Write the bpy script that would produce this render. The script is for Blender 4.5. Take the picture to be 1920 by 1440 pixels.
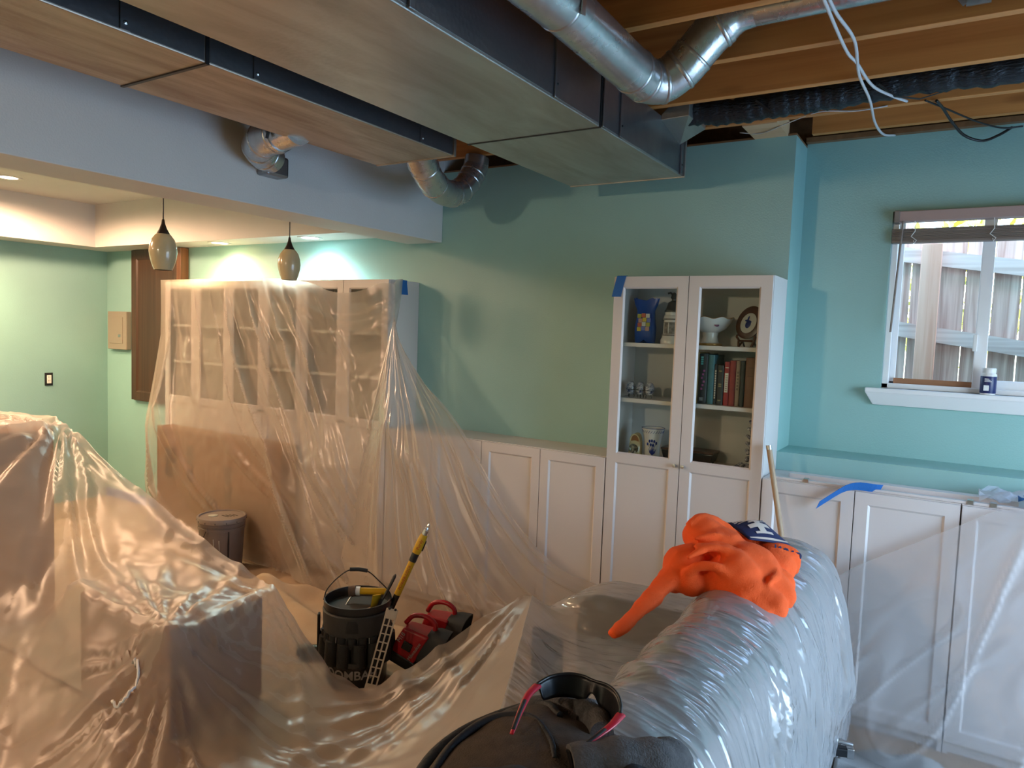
import bpy, bmesh, math, random
import numpy as np
from mathutils import Vector, Matrix

# ------------------------------------------------------------------ camera, world, light, exposure
SC = bpy.context.scene
COL = SC.collection
for o in list(bpy.data.objects):
    bpy.data.objects.remove(o)
cam_d = bpy.data.cameras.new('camera')
cam = bpy.data.objects.new('camera', cam_d)
COL.objects.link(cam)
_yaw, _pitch, _roll = 0.5590, -0.0713, 0.0365
_f = Vector((-math.sin(_yaw) * math.cos(_pitch), math.cos(_yaw) * math.cos(_pitch), math.sin(_pitch)))
_r = _f.cross(Vector((0, 0, 1))).normalized()
_u = _r.cross(_f)
_r2 = math.cos(_roll) * _r + math.sin(_roll) * _u
_u2 = -math.sin(_roll) * _r + math.cos(_roll) * _u
cam.matrix_world = Matrix(((_r2.x, _u2.x, -_f.x, 1.5705), (_r2.y, _u2.y, -_f.y, -3.7764), (_r2.z, _u2.z, -_f.z, 1.71), (0, 0, 0, 1)))
cam_d.sensor_width = 36
cam_d.lens = 36 * 1350.94 / 1920
cam_d.clip_start = 0.05
SC.camera = cam

world = bpy.data.worlds.new('world')
SC.world = world
world.use_nodes = True
_wn = world.node_tree.nodes
_sky = _wn.new('ShaderNodeTexSky')
_sky.sky_type = 'NISHITA'
_sky.sun_disc = False
_sky.sun_elevation = math.radians(32)
_sky.sun_rotation = math.radians(200)
_sky.air_density = 1.0
_sky.dust_density = 2.0
_wn['Background'].inputs['Strength'].default_value = 2.6
world.node_tree.links.new(_sky.outputs[0], _wn['Background'].inputs['Color'])

def area_light(name, loc, direction, sx, sy, power, color):
    d = bpy.data.lights.new(name, 'AREA')
    d.shape = 'RECTANGLE'
    d.size, d.size_y, d.energy, d.color = sx, sy, power, color
    o = bpy.data.objects.new(name, d)
    o.location = loc
    o.rotation_euler = Vector(direction).to_track_quat('-Z', 'Y').to_euler()
    COL.objects.link(o)
    return o
# daylight of the glazed door in the right wall
area_light('patio_door_daylight', (3.36, -1.25, 1.15), (-1, 0, 0), 2.1, 1.7, 62, (0.42, 0.67, 1.0))

vs = SC.view_settings
vs.view_transform = 'Standard'
vs.look = 'None'
vs.exposure = 0.0
vs.gamma = 1.0
vs.use_curve_mapping = False
SC.cycles.max_bounces = 8
SC.cycles.transparent_max_bounces = 24
SC.cycles.sample_clamp_indirect = 4.0
SC.cycles.caustics_reflective = False
SC.cycles.caustics_refractive = False

# ------------------------------------------------------------------ helpers
R = math.radians
rng = random.Random(7)

def nodes_of(name):
    m = bpy.data.materials.new(name)
    m.use_nodes = True
    nt = m.node_tree
    return m, nt.nodes, nt.links, nt.nodes['Principled BSDF']

def mat(name, col, rough=0.5, metal=0.0, var=0.0, vscale=8.0, bump=0.0, bscale=60.0, stretch=(1, 1, 1), spec=0.5, col2=None, trans=0.0, detail=5.0, distort=0.0, coat=0.0, emit=None, emit_s=0.0):
    m, N, L, b = nodes_of(name)
    b.inputs['Base Color'].default_value = (*col, 1)
    b.inputs['Roughness'].default_value = rough
    b.inputs['Metallic'].default_value = metal
    b.inputs['Specular IOR Level'].default_value = spec
    b.inputs['Transmission Weight'].default_value = trans
    b.inputs['Coat Weight'].default_value = coat
    if emit:
        b.inputs['Emission Color'].default_value = (*emit, 1)
        b.inputs['Emission Strength'].default_value = emit_s
    tc = N.new('ShaderNodeTexCoord')
    mp = N.new('ShaderNodeMapping')
    mp.inputs['Scale'].default_value = stretch
    L.new(tc.outputs['Object'], mp.inputs['Vector'])
    if var or col2:
        n = N.new('ShaderNodeTexNoise')
        n.inputs['Scale'].default_value = vscale
        n.inputs['Detail'].default_value = detail
        n.inputs['Distortion'].default_value = distort
        L.new(mp.outputs[0], n.inputs['Vector'])
        cr = N.new('ShaderNodeValToRGB')
        cr.color_ramp.elements[0].position = 0.3
        cr.color_ramp.elements[1].position = 0.7
        c2 = col2 if col2 else tuple(min(1, c * (1 + var)) for c in col)
        c1 = col if col2 else tuple(c * (1 - var) for c in col)
        cr.color_ramp.elements[0].color = (*c1, 1)
        cr.color_ramp.elements[1].color = (*c2, 1)
        L.new(n.outputs['Fac'], cr.inputs['Fac'])
        L.new(cr.outputs['Color'], b.inputs['Base Color'])
    if bump:
        n2 = N.new('ShaderNodeTexNoise')
        n2.inputs['Scale'].default_value = bscale
        n2.inputs['Detail'].default_value = 4
        L.new(mp.outputs[0], n2.inputs['Vector'])
        bp = N.new('ShaderNodeBump')
        bp.inputs['Strength'].default_value = bump
        bp.inputs['Distance'].default_value = 0.01
        L.new(n2.outputs['Fac'], bp.inputs['Height'])
        L.new(bp.outputs['Normal'], b.inputs['Normal'])
    return m

def wood(name, c1, c2, axis='X', scale=3.0, rough=0.55, knots=False):
    """long-grained timber; grain runs along the given object axis"""
    m, N, L, b = nodes_of(name)
    tc = N.new('ShaderNodeTexCoord')
    mp = N.new('ShaderNodeMapping')
    s = {'X': (0.35, 9, 9), 'Y': (9, 0.35, 9), 'Z': (9, 9, 0.35)}[axis]
    mp.inputs['Scale'].default_value = tuple(v * scale / 3.0 for v in s)
    L.new(tc.outputs['Object'], mp.inputs['Vector'])
    n = N.new('ShaderNodeTexNoise')
    n.inputs['Scale'].default_value = 2.2
    n.inputs['Detail'].default_value = 7
    n.inputs['Distortion'].default_value = 0.9
    L.new(mp.outputs[0], n.inputs['Vector'])
    cr = N.new('ShaderNodeValToRGB')
    cr.color_ramp.elements[0].position = 0.28
    cr.color_ramp.elements[0].color = (*c1, 1)
    cr.color_ramp.elements[1].position = 0.72
    cr.color_ramp.elements[1].color = (*c2, 1)
    L.new(n.outputs['Fac'], cr.inputs['Fac'])
    out = cr.outputs['Color']
    if knots:
        v = N.new('ShaderNodeTexVoronoi')
        v.inputs['Scale'].default_value = 1.0
        mk = N.new('ShaderNodeMapping')
        ks = {'X': (2.2, 7, 7), 'Y': (7, 2.2, 7), 'Z': (7, 7, 2.2)}[axis]
        mk.inputs['Scale'].default_value = ks
        L.new(tc.outputs['Object'], mk.inputs['Vector'])
        L.new(mk.outputs[0], v.inputs['Vector'])
        r2 = N.new('ShaderNodeValToRGB')
        r2.color_ramp.elements[0].position = 0.05
        r2.color_ramp.elements[0].color = (0.25, 0.16, 0.12, 1)
        r2.color_ramp.elements[1].position = 0.22
        r2.color_ramp.elements[1].color = (1, 1, 1, 1)
        L.new(v.outputs['Distance'], r2.inputs['Fac'])
        mx = N.new('ShaderNodeMixRGB')
        mx.blend_type = 'MULTIPLY'
        mx.inputs['Fac'].default_value = 0.8
        L.new(out, mx.inputs[1])
        L.new(r2.outputs['Color'], mx.inputs[2])
        out = mx.outputs[0]
    L.new(out, b.inputs['Base Color'])
    b.inputs['Roughness'].default_value = rough
    bp = N.new('ShaderNodeBump')
    bp.inputs['Strength'].default_value = 0.25
    bp.inputs['Distance'].default_value = 0.004
    L.new(n.outputs['Fac'], bp.inputs['Height'])
    L.new(bp.outputs['Normal'], b.inputs['Normal'])
    return m

def plastic(name, tint, body=0.4, rough=0.12, gloss=0.35, bump=0.5, bscale=9.0, stretch=(1, 1, 1), edge=0.35, trl=0.5):
    """thin polythene: see-through film, milky where seen edge-on, with a glossy crinkled skin"""
    m = bpy.data.materials.new(name)
    m.use_nodes = True
    N, L = m.node_tree.nodes, m.node_tree.links
    N.clear()
    out = N.new('ShaderNodeOutputMaterial')
    tc = N.new('ShaderNodeTexCoord')
    mp = N.new('ShaderNodeMapping')
    mp.inputs['Scale'].default_value = stretch
    L.new(tc.outputs['Object'], mp.inputs['Vector'])
    n1 = N.new('ShaderNodeTexNoise')
    n1.inputs['Scale'].default_value = bscale
    n1.inputs['Detail'].default_value = 5
    n1.inputs['Roughness'].default_value = 0.62
    n1.inputs['Distortion'].default_value = 0.9
    n1.noise_type = 'RIDGED_MULTIFRACTAL'
    n1.normalize = True
    L.new(mp.outputs[0], n1.inputs['Vector'])
    vo = N.new('ShaderNodeTexVoronoi')
    vo.inputs['Scale'].default_value = bscale * 1.7
    L.new(mp.outputs[0], vo.inputs['Vector'])
    ad = N.new('ShaderNodeMath')
    ad.operation = 'MULTIPLY_ADD'
    ad.inputs[1].default_value = 0.35
    L.new(vo.outputs['Distance'], ad.inputs[0])
    L.new(n1.outputs['Fac'], ad.inputs[2])
    bp = N.new('ShaderNodeBump')
    bp.inputs['Strength'].default_value = bump
    bp.inputs['Distance'].default_value = 0.02
    L.new(ad.outputs[0], bp.inputs['Height'])
    tr = N.new('ShaderNodeBsdfTransparent')
    tr.inputs['Color'].default_value = (0.97, 0.97, 0.97, 1)
    df = N.new('ShaderNodeBsdfDiffuse')
    df.inputs['Color'].default_value = (*tint, 1)
    tl = N.new('ShaderNodeBsdfTranslucent')
    tl.inputs['Color'].default_value = (*tint, 1)
    gl = N.new('ShaderNodeBsdfGlossy')
    gl.inputs['Roughness'].default_value = rough
    gl.inputs['Color'].default_value = (1, 1, 1, 1)
    for s in (df, tl, gl):
        L.new(bp.outputs['Normal'], s.inputs['Normal'])
    m1 = N.new('ShaderNodeMixShader')
    m1.inputs[0].default_value = trl
    L.new(df.outputs[0], m1.inputs[1])
    L.new(tl.outputs[0], m1.inputs[2])
    lw = N.new('ShaderNodeLayerWeight')
    lw.inputs['Blend'].default_value = 0.35
    L.new(bp.outputs['Normal'], lw.inputs['Normal'])
    mb = N.new('ShaderNodeMath')
    mb.operation = 'MULTIPLY_ADD'
    mb.use_clamp = True
    mb.inputs[1].default_value = edge
    mb.inputs[2].default_value = body
    L.new(lw.outputs['Facing'], mb.inputs[0])
    m2 = N.new('ShaderNodeMixShader')
    L.new(mb.outputs[0], m2.inputs[0])
    L.new(tr.outputs[0], m2.inputs[1])
    L.new(m1.outputs[0], m2.inputs[2])
    mg = N.new('ShaderNodeMath')
    mg.operation = 'MULTIPLY_ADD'
    mg.use_clamp = True
    mg.inputs[1].default_value = gloss
    mg.inputs[2].default_value = 0.03 * min(1.0, gloss * 1.5)
    L.new(lw.outputs['Fresnel'], mg.inputs[0])
    m3 = N.new('ShaderNodeMixShader')
    L.new(mg.outputs[0], m3.inputs[0])
    L.new(m2.outputs[0], m3.inputs[1])
    L.new(gl.outputs[0], m3.inputs[2])
    L.new(m3.outputs[0], out.inputs['Surface'])
    return m

def glass(name, tint=(0.95, 0.98, 0.97), refl=0.05, rough=0.02):
    m = bpy.data.materials.new(name)
    m.use_nodes = True
    N, L = m.node_tree.nodes, m.node_tree.links
    N.clear()
    out = N.new('ShaderNodeOutputMaterial')
    tr = N.new('ShaderNodeBsdfTransparent')
    tr.inputs['Color'].default_value = (*tint, 1)
    gl = N.new('ShaderNodeBsdfGlossy')
    gl.inputs['Roughness'].default_value = rough
    lw = N.new('ShaderNodeLayerWeight')
    lw.inputs['Blend'].default_value = 0.5
    pw = N.new('ShaderNodeMath')
    pw.operation = 'POWER'
    pw.inputs[1].default_value = 4.0
    L.new(lw.outputs['Facing'], pw.inputs[0])
    fr = N.new('ShaderNodeMath')
    fr.operation = 'MULTIPLY_ADD'
    fr.inputs[1].default_value = 0.6
    fr.inputs[2].default_value = refl
    L.new(pw.outputs[0], fr.inputs[0])
    mx = N.new('ShaderNodeMixShader')
    L.new(fr.outputs[0], mx.inputs[0])
    L.new(tr.outputs[0], mx.inputs[1])
    L.new(gl.outputs[0], mx.inputs[2])
    L.new(mx.outputs[0], out.inputs['Surface'])
    return m

class MB:
    """collects shapes, then links them as one mesh object"""
    def __init__(self):
        self.v, self.f = [], []
    def add(self, vs, fs):
        n = len(self.v)
        self.v += [tuple(p) for p in vs]
        self.f += [tuple(i + n for i in f) for f in fs]
        return self
    def box(self, x0, x1, y0, y1, z0, z1):
        vs = [(x, y, z) for z in (z0, z1) for y in (y0, y1) for x in (x0, x1)]
        return self.add(vs, [(0, 2, 3, 1), (4, 5, 7, 6), (0, 1, 5, 4), (2, 6, 7, 3), (0, 4, 6, 2), (1, 3, 7, 5)])
    def hexa(self, lo, hi):
        """two rings of four points"""
        return self.add(list(lo) + list(hi), [(3, 2, 1, 0), (4, 5, 6, 7), (0, 1, 5, 4), (1, 2, 6, 5), (2, 3, 7, 6), (3, 0, 4, 7)])
    def bar(self, p, q, w, h, up=(0, 0, 1)):
        p, q = Vector(p), Vector(q)
        d = (q - p).normalized()
        s = d.cross(Vector(up))
        if s.length < 1e-4:
            s = d.cross(Vector((1, 0, 0)))
        s.normalize()
        t = s.cross(d)
        a, b = s * w / 2, t * h / 2
        return self.hexa([p - a - b, p + a - b, p + a + b, p - a + b], [q - a - b, q + a - b, q + a + b, q - a + b])
    def tube(self, path, r, n=10, caps=True, flat=None):
        P = [Vector(p) for p in path]
        rs = r if isinstance(r, (list, tuple)) else [r] * len(P)
        tang = [(P[min(i + 1, len(P) - 1)] - P[max(i - 1, 0)]).normalized() for i in range(len(P))]
        ref = Vector((0, 0, 1)) if abs(tang[0].z) < 0.9 else Vector((1, 0, 0))
        a = tang[0].cross(ref).normalized()
        rings = []
        for i, p in enumerate(P):
            a = (a - tang[i] * a.dot(tang[i]))
            a = a.normalized() if a.length > 1e-6 else tang[i].orthogonal().normalized()
            b = tang[i].cross(a)
            k = flat if flat else 1.0
            rings.append([p + (a * math.cos(2 * math.pi * j / n) + b * math.sin(2 * math.pi * j / n) * k) * rs[i] for j in range(n)])
        vs = [q for ring in rings for q in ring]
        fs = []
        for i in range(len(P) - 1):
            for j in range(n):
                k = (j + 1) % n
                fs.append((i * n + j, i * n + k, (i + 1) * n + k, (i + 1) * n + j))
        if caps:
            fs.append(tuple(reversed(range(n))))
            fs.append(tuple((len(P) - 1) * n + j for j in range(n)))
        return self.add(vs, fs)
    def lathe(self, prof, n=28, c=(0, 0, 0), axis='Z', sx=1.0, sy=1.0):
        vs, fs = [], []
        for (r, h) in prof:
            for j in range(n):
                t = 2 * math.pi * j / n
                x, y = r * math.cos(t) * sx, r * math.sin(t) * sy
                p = (x, y, h) if axis == 'Z' else ((x, h, y) if axis == 'Y' else (h, x, y))
                vs.append((p[0] + c[0], p[1] + c[1], p[2] + c[2]))
        for i in range(len(prof) - 1):
            for j in range(n):
                k = (j + 1) % n
                fs.append((i * n + j, i * n + k, (i + 1) * n + k, (i + 1) * n + j))
        if prof[0][0] > 1e-6:
            fs.append(tuple(reversed(range(n))))
        if prof[-1][0] > 1e-6:
            fs.append(tuple((len(prof) - 1) * n + j for j in range(n)))
        return self.add(vs, fs)
    def prism(self, poly, y0, y1):
        """polygon in x,z pushed along y"""
        n = len(poly)
        vs = [(x, y0, z) for x, z in poly] + [(x, y1, z) for x, z in poly]
        fs = [tuple(range(n)), tuple(reversed(range(n, 2 * n)))] + [(i, i + n, (i + 1) % n + n, (i + 1) % n) for i in range(n)]
        return self.add(vs, fs)
    def grid(self, A):
        """A: (nu, nv, 3) array"""
        nu, nv = A.shape[:2]
        vs = A.reshape(-1, 3).tolist()
        fs = [(i * nv + j, (i + 1) * nv + j, (i + 1) * nv + j + 1, i * nv + j + 1) for i in range(nu - 1) for j in range(nv - 1)]
        return self.add(vs, fs)
    def move(self, M):
        self.v = [tuple(M @ Vector(p)) for p in self.v]
        return self
    def build(self, name, material, parent=None, smooth=False, bevel=0.0, world=False, seg=2, solid=0.0, sub=0):
        me = bpy.data.meshes.new(name)
        vs = self.v
        if world and parent is not None:
            l = parent.matrix_local.translation if parent.parent is None else parent.parent.location + parent.location
            vs = [(p[0] - l[0], p[1] - l[1], p[2] - l[2]) for p in vs]
        me.from_pydata(vs, [], self.f)
        bm = bmesh.new()
        bm.from_mesh(me)
        bmesh.ops.recalc_face_normals(bm, faces=bm.faces)
        bm.to_mesh(me)
        bm.free()
        if smooth:
            me.polygons.foreach_set('use_smooth', [True] * len(me.polygons))
            if smooth == 'auto':
                try:
                    me.set_sharp_from_angle(angle=R(38))
                except Exception:
                    pass
        me.materials.append(material)
        o = bpy.data.objects.new(name, me)
        COL.objects.link(o)
        if parent is not None:
            o.parent = parent
        if bevel:
            b = o.modifiers.new('bevel', 'BEVEL')
            b.width, b.segments, b.limit_method = bevel, seg, 'ANGLE'
        if solid:
            s = o.modifiers.new('solid', 'SOLIDIFY')
            s.thickness = solid
        if sub:
            s = o.modifiers.new('sub', 'SUBSURF')
            s.levels = s.render_levels = sub
        return o

def tag(o, label=None, cat=None, group=None, kind=None):
    for k, v in (('label', label), ('category', cat), ('group', group), ('kind', kind)):
        if v:
            o[k] = v
    return o

def thing(name, label, cat, loc=(0, 0, 0), rz=0.0, group=None):
    o = bpy.data.objects.new(name, None)
    o.empty_display_size = 0.05
    o.location = loc
    o.rotation_euler = (0, 0, rz)
    COL.objects.link(o)
    bpy.context.view_layer.update()
    return tag(o, label, cat, group)

def struct(name, mb, m, **k):
    return tag(mb.build(name, m, **k), kind='structure')

def text_mb(s, size, align='CENTER', extrude=0.0006, bold=0.0):
    """lettering as geometry in the local x,y plane"""
    c = bpy.data.curves.new('lettering', 'FONT')
    c.body, c.size, c.extrude, c.offset = s, size, extrude, bold
    c.align_x, c.align_y = align, 'CENTER'
    c.resolution_u = 3
    o = bpy.data.objects.new('lettering', c)
    COL.objects.link(o)
    bpy.context.view_layer.update()
    me = bpy.data.meshes.new_from_object(o)
    mb = MB().add([tuple(v.co) for v in me.vertices], [tuple(p.vertices) for p in me.polygons])
    bpy.data.objects.remove(o)
    bpy.data.curves.remove(c)
    bpy.data.meshes.remove(me)
    return mb

def frame_matrix(origin, xdir, ydir):
    x = Vector(xdir).normalized()
    y = Vector(ydir)
    y = (y - x * y.dot(x)).normalized()
    z = x.cross(y)
    return Matrix(((x.x, y.x, z.x, origin[0]), (x.y, y.y, z.y, origin[1]), (x.z, y.z, z.z, origin[2]), (0, 0, 0, 1)))

def spline(pts, n):
    """Catmull-Rom through the points, n samples"""
    P = np.array(pts, float)
    P = np.vstack([2 * P[0] - P[1], P, 2 * P[-1] - P[-2]])
    m = len(pts) - 1
    out = []
    for t in np.linspace(0, m, n):
        i = min(int(t), m - 1)
        u = t - i
        a, b, c, d = P[i], P[i + 1], P[i + 2], P[i + 3]
        out.append(0.5 * (2 * b + (c - a) * u + (2 * a - 5 * b + 4 * c - d) * u * u + (3 * b - a - 3 * c + d) * u ** 3))
    return np.array(out)

def vnoise(x, y, seed=0):
    """smooth value noise on arrays"""
    r = np.random.RandomState(seed)
    T = r.rand(256, 256)
    xi, yi = np.floor(x).astype(int), np.floor(y).astype(int)
    fx, fy = x - xi, y - yi
    fx, fy = fx * fx * (3 - 2 * fx), fy * fy * (3 - 2 * fy)
    g = lambda i, j: T[i % 256, j % 256]
    return (g(xi, yi) * (1 - fx) + g(xi + 1, yi) * fx) * (1 - fy) + (g(xi, yi + 1) * (1 - fx) + g(xi + 1, yi + 1) * fx) * fy - 0.5

def ridged(x, y, seed=0):
    return 1 - 2 * np.abs(vnoise(x, y, seed)) * 2

def normals_of(A):
    du = np.gradient(A, axis=0)
    dv = np.gradient(A, axis=1)
    n = np.cross(du, dv)
    return n / (np.linalg.norm(n, axis=2, keepdims=True) + 1e-9)

# ------------------------------------------------------------------ materials
M = {}
def paint(name, col, rough=0.45, bump=0.12):
    return mat(name, col, rough=rough, var=0.035, vscale=2.5, bump=bump, bscale=140)
M['aqua'] = paint('aqua_wall_paint', (0.29, 0.51, 0.49), 0.38)
M['white_paint'] = paint('white_drywall_paint', (0.72, 0.71, 0.69), 0.5)
M['trim_white'] = mat('white_trim_paint', (0.82, 0.82, 0.82), 0.35)
M['cab'] = mat('white_cabinet_foil', (0.66, 0.62, 0.60), 0.38)
M['cab_in'] = mat('white_cabinet_inside', (0.64, 0.60, 0.56), 0.5)
M['joist'] = wood('fir_joist', (0.48, 0.18, 0.045), (0.70, 0.31, 0.09), 'X', 3.0, 0.5, knots=True)
M['lumber'] = wood('pale_lumber', (0.55, 0.36, 0.19), (0.66, 0.46, 0.27), 'X', 3.0)
M['subfloor'] = wood('dark_subfloor', (0.16, 0.075, 0.03), (0.26, 0.13, 0.055), 'Y', 2.0)
M['dark_wood'] = wood('espresso_door_wood', (0.035, 0.016, 0.008), (0.08, 0.038, 0.018), 'Z', 3.0, 0.35)
M['brown_wood'] = wood('red_brown_wood', (0.10, 0.035, 0.012), (0.22, 0.085, 0.03), 'Z', 3.0, 0.4)
M['glass'] = glass('clear_glass', refl=0.008)
M['window_glass'] = glass('window_glass', refl=0.0)
M['tape'] = mat('blue_masking_tape', (0.012, 0.13, 0.42), 0.6, bump=0.2, bscale=200)
M['black'] = mat('black_plastic', (0.012, 0.012, 0.013), 0.4)
M['black_rubber'] = mat('black_rubber', (0.015, 0.015, 0.016), 0.7)
M['white'] = mat('white_plastic', (0.8, 0.8, 0.78), 0.4)
M['steel'] = mat('bright_steel', (0.6, 0.6, 0.6), 0.3, 1.0)

def galv(name, base, dirt, rough0, rough1, scale=3.0, stretch=(1, 1, 1)):
    m, N, L, b = nodes_of(name)
    b.inputs['Metallic'].default_value = 0.9
    tc = N.new('ShaderNodeTexCoord')
    mp = N.new('ShaderNodeMapping')
    mp.inputs['Scale'].default_value = stretch
    L.new(tc.outputs['Object'], mp.inputs['Vector'])
    n = N.new('ShaderNodeTexNoise')
    n.inputs['Scale'].default_value = scale
    n.inputs['Detail'].default_value = 8
    n.inputs['Roughness'].default_value = 0.6
    n.inputs['Distortion'].default_value = 0.6
    L.new(mp.outputs[0], n.inputs['Vector'])
    cr = N.new('ShaderNodeValToRGB')
    cr.color_ramp.elements[0].position = 0.35
    cr.color_ramp.elements[0].color = (*dirt, 1)
    cr.color_ramp.elements[1].position = 0.62
    cr.color_ramp.elements[1].color = (*base, 1)
    L.new(n.outputs['Fac'], cr.inputs['Fac'])
    L.new(cr.outputs['Color'], b.inputs['Base Color'])
    mr = N.new('ShaderNodeMapRange')
    mr.inputs['To Min'].default_value = rough1
    mr.inputs['To Max'].default_value = rough0
    L.new(n.outputs['Fac'], mr.inputs['Value'])
    L.new(mr.outputs[0], b.inputs['Roughness'])
    v = N.new('ShaderNodeTexVoronoi')
    v.inputs['Scale'].default_value = 60
    L.new(tc.outputs['Object'], v.inputs['Vector'])
    bp = N.new('ShaderNodeBump')
    bp.inputs['Strength'].default_value = 0.05
    bp.inputs['Distance'].default_value = 0.01
    L.new(v.outputs['Distance'], bp.inputs['Height'])
    L.new(bp.outputs['Normal'], b.inputs['Normal'])
    return m
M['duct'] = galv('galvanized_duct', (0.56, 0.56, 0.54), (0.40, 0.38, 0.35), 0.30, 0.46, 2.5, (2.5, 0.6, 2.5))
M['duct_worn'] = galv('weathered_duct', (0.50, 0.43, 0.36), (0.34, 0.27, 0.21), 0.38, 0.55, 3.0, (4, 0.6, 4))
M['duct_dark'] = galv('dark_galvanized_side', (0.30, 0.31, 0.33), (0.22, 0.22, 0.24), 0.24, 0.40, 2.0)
M['pipe'] = galv('round_pipe_metal', (0.62, 0.63, 0.64), (0.46, 0.46, 0.46), 0.20, 0.36, 5.0)

# ------------------------------------------------------------------ the room
M['floor'] = wood('oak_floor', (0.36, 0.22, 0.12), (0.50, 0.33, 0.19), 'Y', 3.0, 0.4)
struct('floor', MB().box(-5.5, 3.5, -7.1, 0.45, -0.1, 0.0), M['floor'])
struct('wall_back', MB().box(-5.36, 0.80, 0.0, 0.42, 0.0, 2.725), M['aqua'])
struct('wall_ledge', MB().box(0.80, 3.4, 0.0, 0.42, 0.0, 1.16), M['aqua'])
W0, W1, WZ0, WZ1 = 1.222, 2.06, 1.50, 2.375
struct('wall_window', MB().box(0.80, W0, 0.28, 0.42, 1.16, 2.75).box(W1, 3.4, 0.28, 0.42, 1.16, 2.75)
       .box(W0, W1, 0.28, 0.42, 1.16, WZ0).box(W0, W1, 0.28, 0.42, WZ1, 2.75), M['aqua'])
struct('wall_left', MB().box(-5.5, -5.36, -7.1, 0.42, 0.0, 2.75), M['aqua'])
struct('wall_rear', MB().box(-5.5, 3.5, -7.1, -7.0, 0.0, 2.98), M['aqua'])
struct('wall_right', MB().box(3.4, 3.5, -7.1, -2.1, 0.0, 2.98).box(3.4, 3.5, -0.4, 0.42, 0.0, 2.98).box(3.4, 3.5, -2.1, -0.4, 2.2, 2.98), M['aqua'])
struct('trim_1', MB().box(-1.66, -1.37, -7.0, 0.0, 2.278, 2.965).box(-1.66, -1.37, 0.0, 0.42, 2.726, 2.965), M['white_paint'], bevel=0.004)
struct('trim_2', MB().box(-5.36, -1.66, -0.29, 0.0, 2.33, 2.72).box(-5.36, -5.02, -7.0, -0.29, 2.33, 2.72), M['white_paint'])
struct('ceiling_kitchen', MB().box(-5.36, -1.66, -7.0, 0.0, 2.70, 2.80), M['white_paint'])
struct('baseboard_back', MB().box(-5.36, -3.97, -0.014, 0.0, 0.0, 0.075), M['tape'])

# exposed framing overhead: subfloor deck, joists, rim joist, blocking
ceil = struct('ceiling', MB().box(-1.7, 3.5, -7.1, 0.45, 2.965, 3.0), M['subfloor'])
for k in range(17):
    y = -0.25 - 0.405 * k
    MB().box(-1.37, 3.4, y - 0.038, y, 2.73, 2.965).build('joist', M['joist'], ceil, bevel=0.002)
MB().box(-2.6, 3.4, 0.30, 0.34, 2.70, 2.965).build('rim_joist', M['subfloor'], ceil)
MB().box(-1.37, 0.80, 0.0, 0.30, 2.725, 2.735).box(0.80, 3.4, 0.24, 0.30, 2.745, 2.77).build('top_plate', M['subfloor'], ceil)
MB().box(0.60, 0.76, -0.25, 0.02, 2.725, 2.80).build('blocking', M['lumber'], ceil)
MB().box(0.84, 3.4, 0.16, 0.20, 2.765, 2.965).build('joist', M['joist'], ceil)

# ------------------------------------------------------------------ window, blind, sill, fence
win = tag(bpy.data.objects.new('window_1', None), kind='structure')
COL.objects.link(win)
win.location = (W0, 0.28, WZ0)
bpy.context.view_layer.update()
def wpart(name, mb, m, **k):
    return mb.build(name, m, win, world=True, **k)
f = MB()
f.box(W0, W0 + 0.03, 0.30, 0.40, WZ0, WZ1).box(W1 - 0.03, W1, 0.30, 0.40, WZ0, WZ1)
f.box(W0, W1, 0.30, 0.40, WZ1 - 0.03, WZ1).box(W0, W1, 0.30, 0.40, WZ0, WZ0 + 0.025)
wpart('window_frame', f, M['trim_white'], bevel=0.003)
xm = (W0 + W1) / 2 - 0.012
s = MB().box(xm - 0.022, xm + 0.03, 0.325, 0.385, WZ0 + 0.02, WZ1 - 0.02)
s.box(xm + 0.03, W1 - 0.03, 0.345, 0.38, WZ0 + 0.02, WZ0 + 0.065).box(W1 - 0.07, W1 - 0.03, 0.345, 0.38, WZ0 + 0.02, WZ1 - 0.03)
wpart('meeting_sash', s, M['trim_white'], bevel=0.003)
s = MB().box(W0 + 0.03, W0 + 0.055, 0.35, 0.38, WZ0 + 0.02, WZ1 - 0.03).box(W0 + 0.03, xm, 0.35, 0.38, WZ0 + 0.02, WZ0 + 0.035)
wpart('fixed_sash', s, M['trim_white'], bevel=0.002)
wpart('window_pane', MB().box(W0 + 0.05, xm, 0.364, 0.368, WZ0 + 0.03, WZ1 - 0.03), M['window_glass'])
wpart('window_pane', MB().box(xm + 0.03, W1 - 0.06, 0.360, 0.364, WZ0 + 0.06, WZ1 - 0.03), M['window_glass'])
M['stop'] = wood('cedar_stop', (0.22, 0.09, 0.04), (0.36, 0.17, 0.08), 'X', 3)
wpart('wooden_stop', MB().box(W0 + 0.05, xm - 0.022, 0.335, 0.35, WZ0 + 0.025, WZ0 + 0.052), M['stop'])
wpart('latch', MB().box(xm - 0.03, xm - 0.012, 0.31, 0.325, 1.70, 1.78), M['white'], bevel=0.003)
# sill: stool with a sloping apron
sill = MB()
xa, xb = 1.157, 2.12
sill.box(xa, xb, 0.225, 0.33, 1.478, 1.50)
sill.hexa([(xa + 0.035, 0.262, 1.415), (xb - 0.035, 0.262, 1.415), (xb - 0.035, 0.28, 1.415), (xa + 0.035, 0.28, 1.415)],
          [(xa, 0.228, 1.478), (xb, 0.228, 1.478), (xb, 0.28, 1.478), (xa, 0.28, 1.478)])
tag(sill.build('trim_3', M['trim_white'], bevel=0.003), kind='structure')

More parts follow.
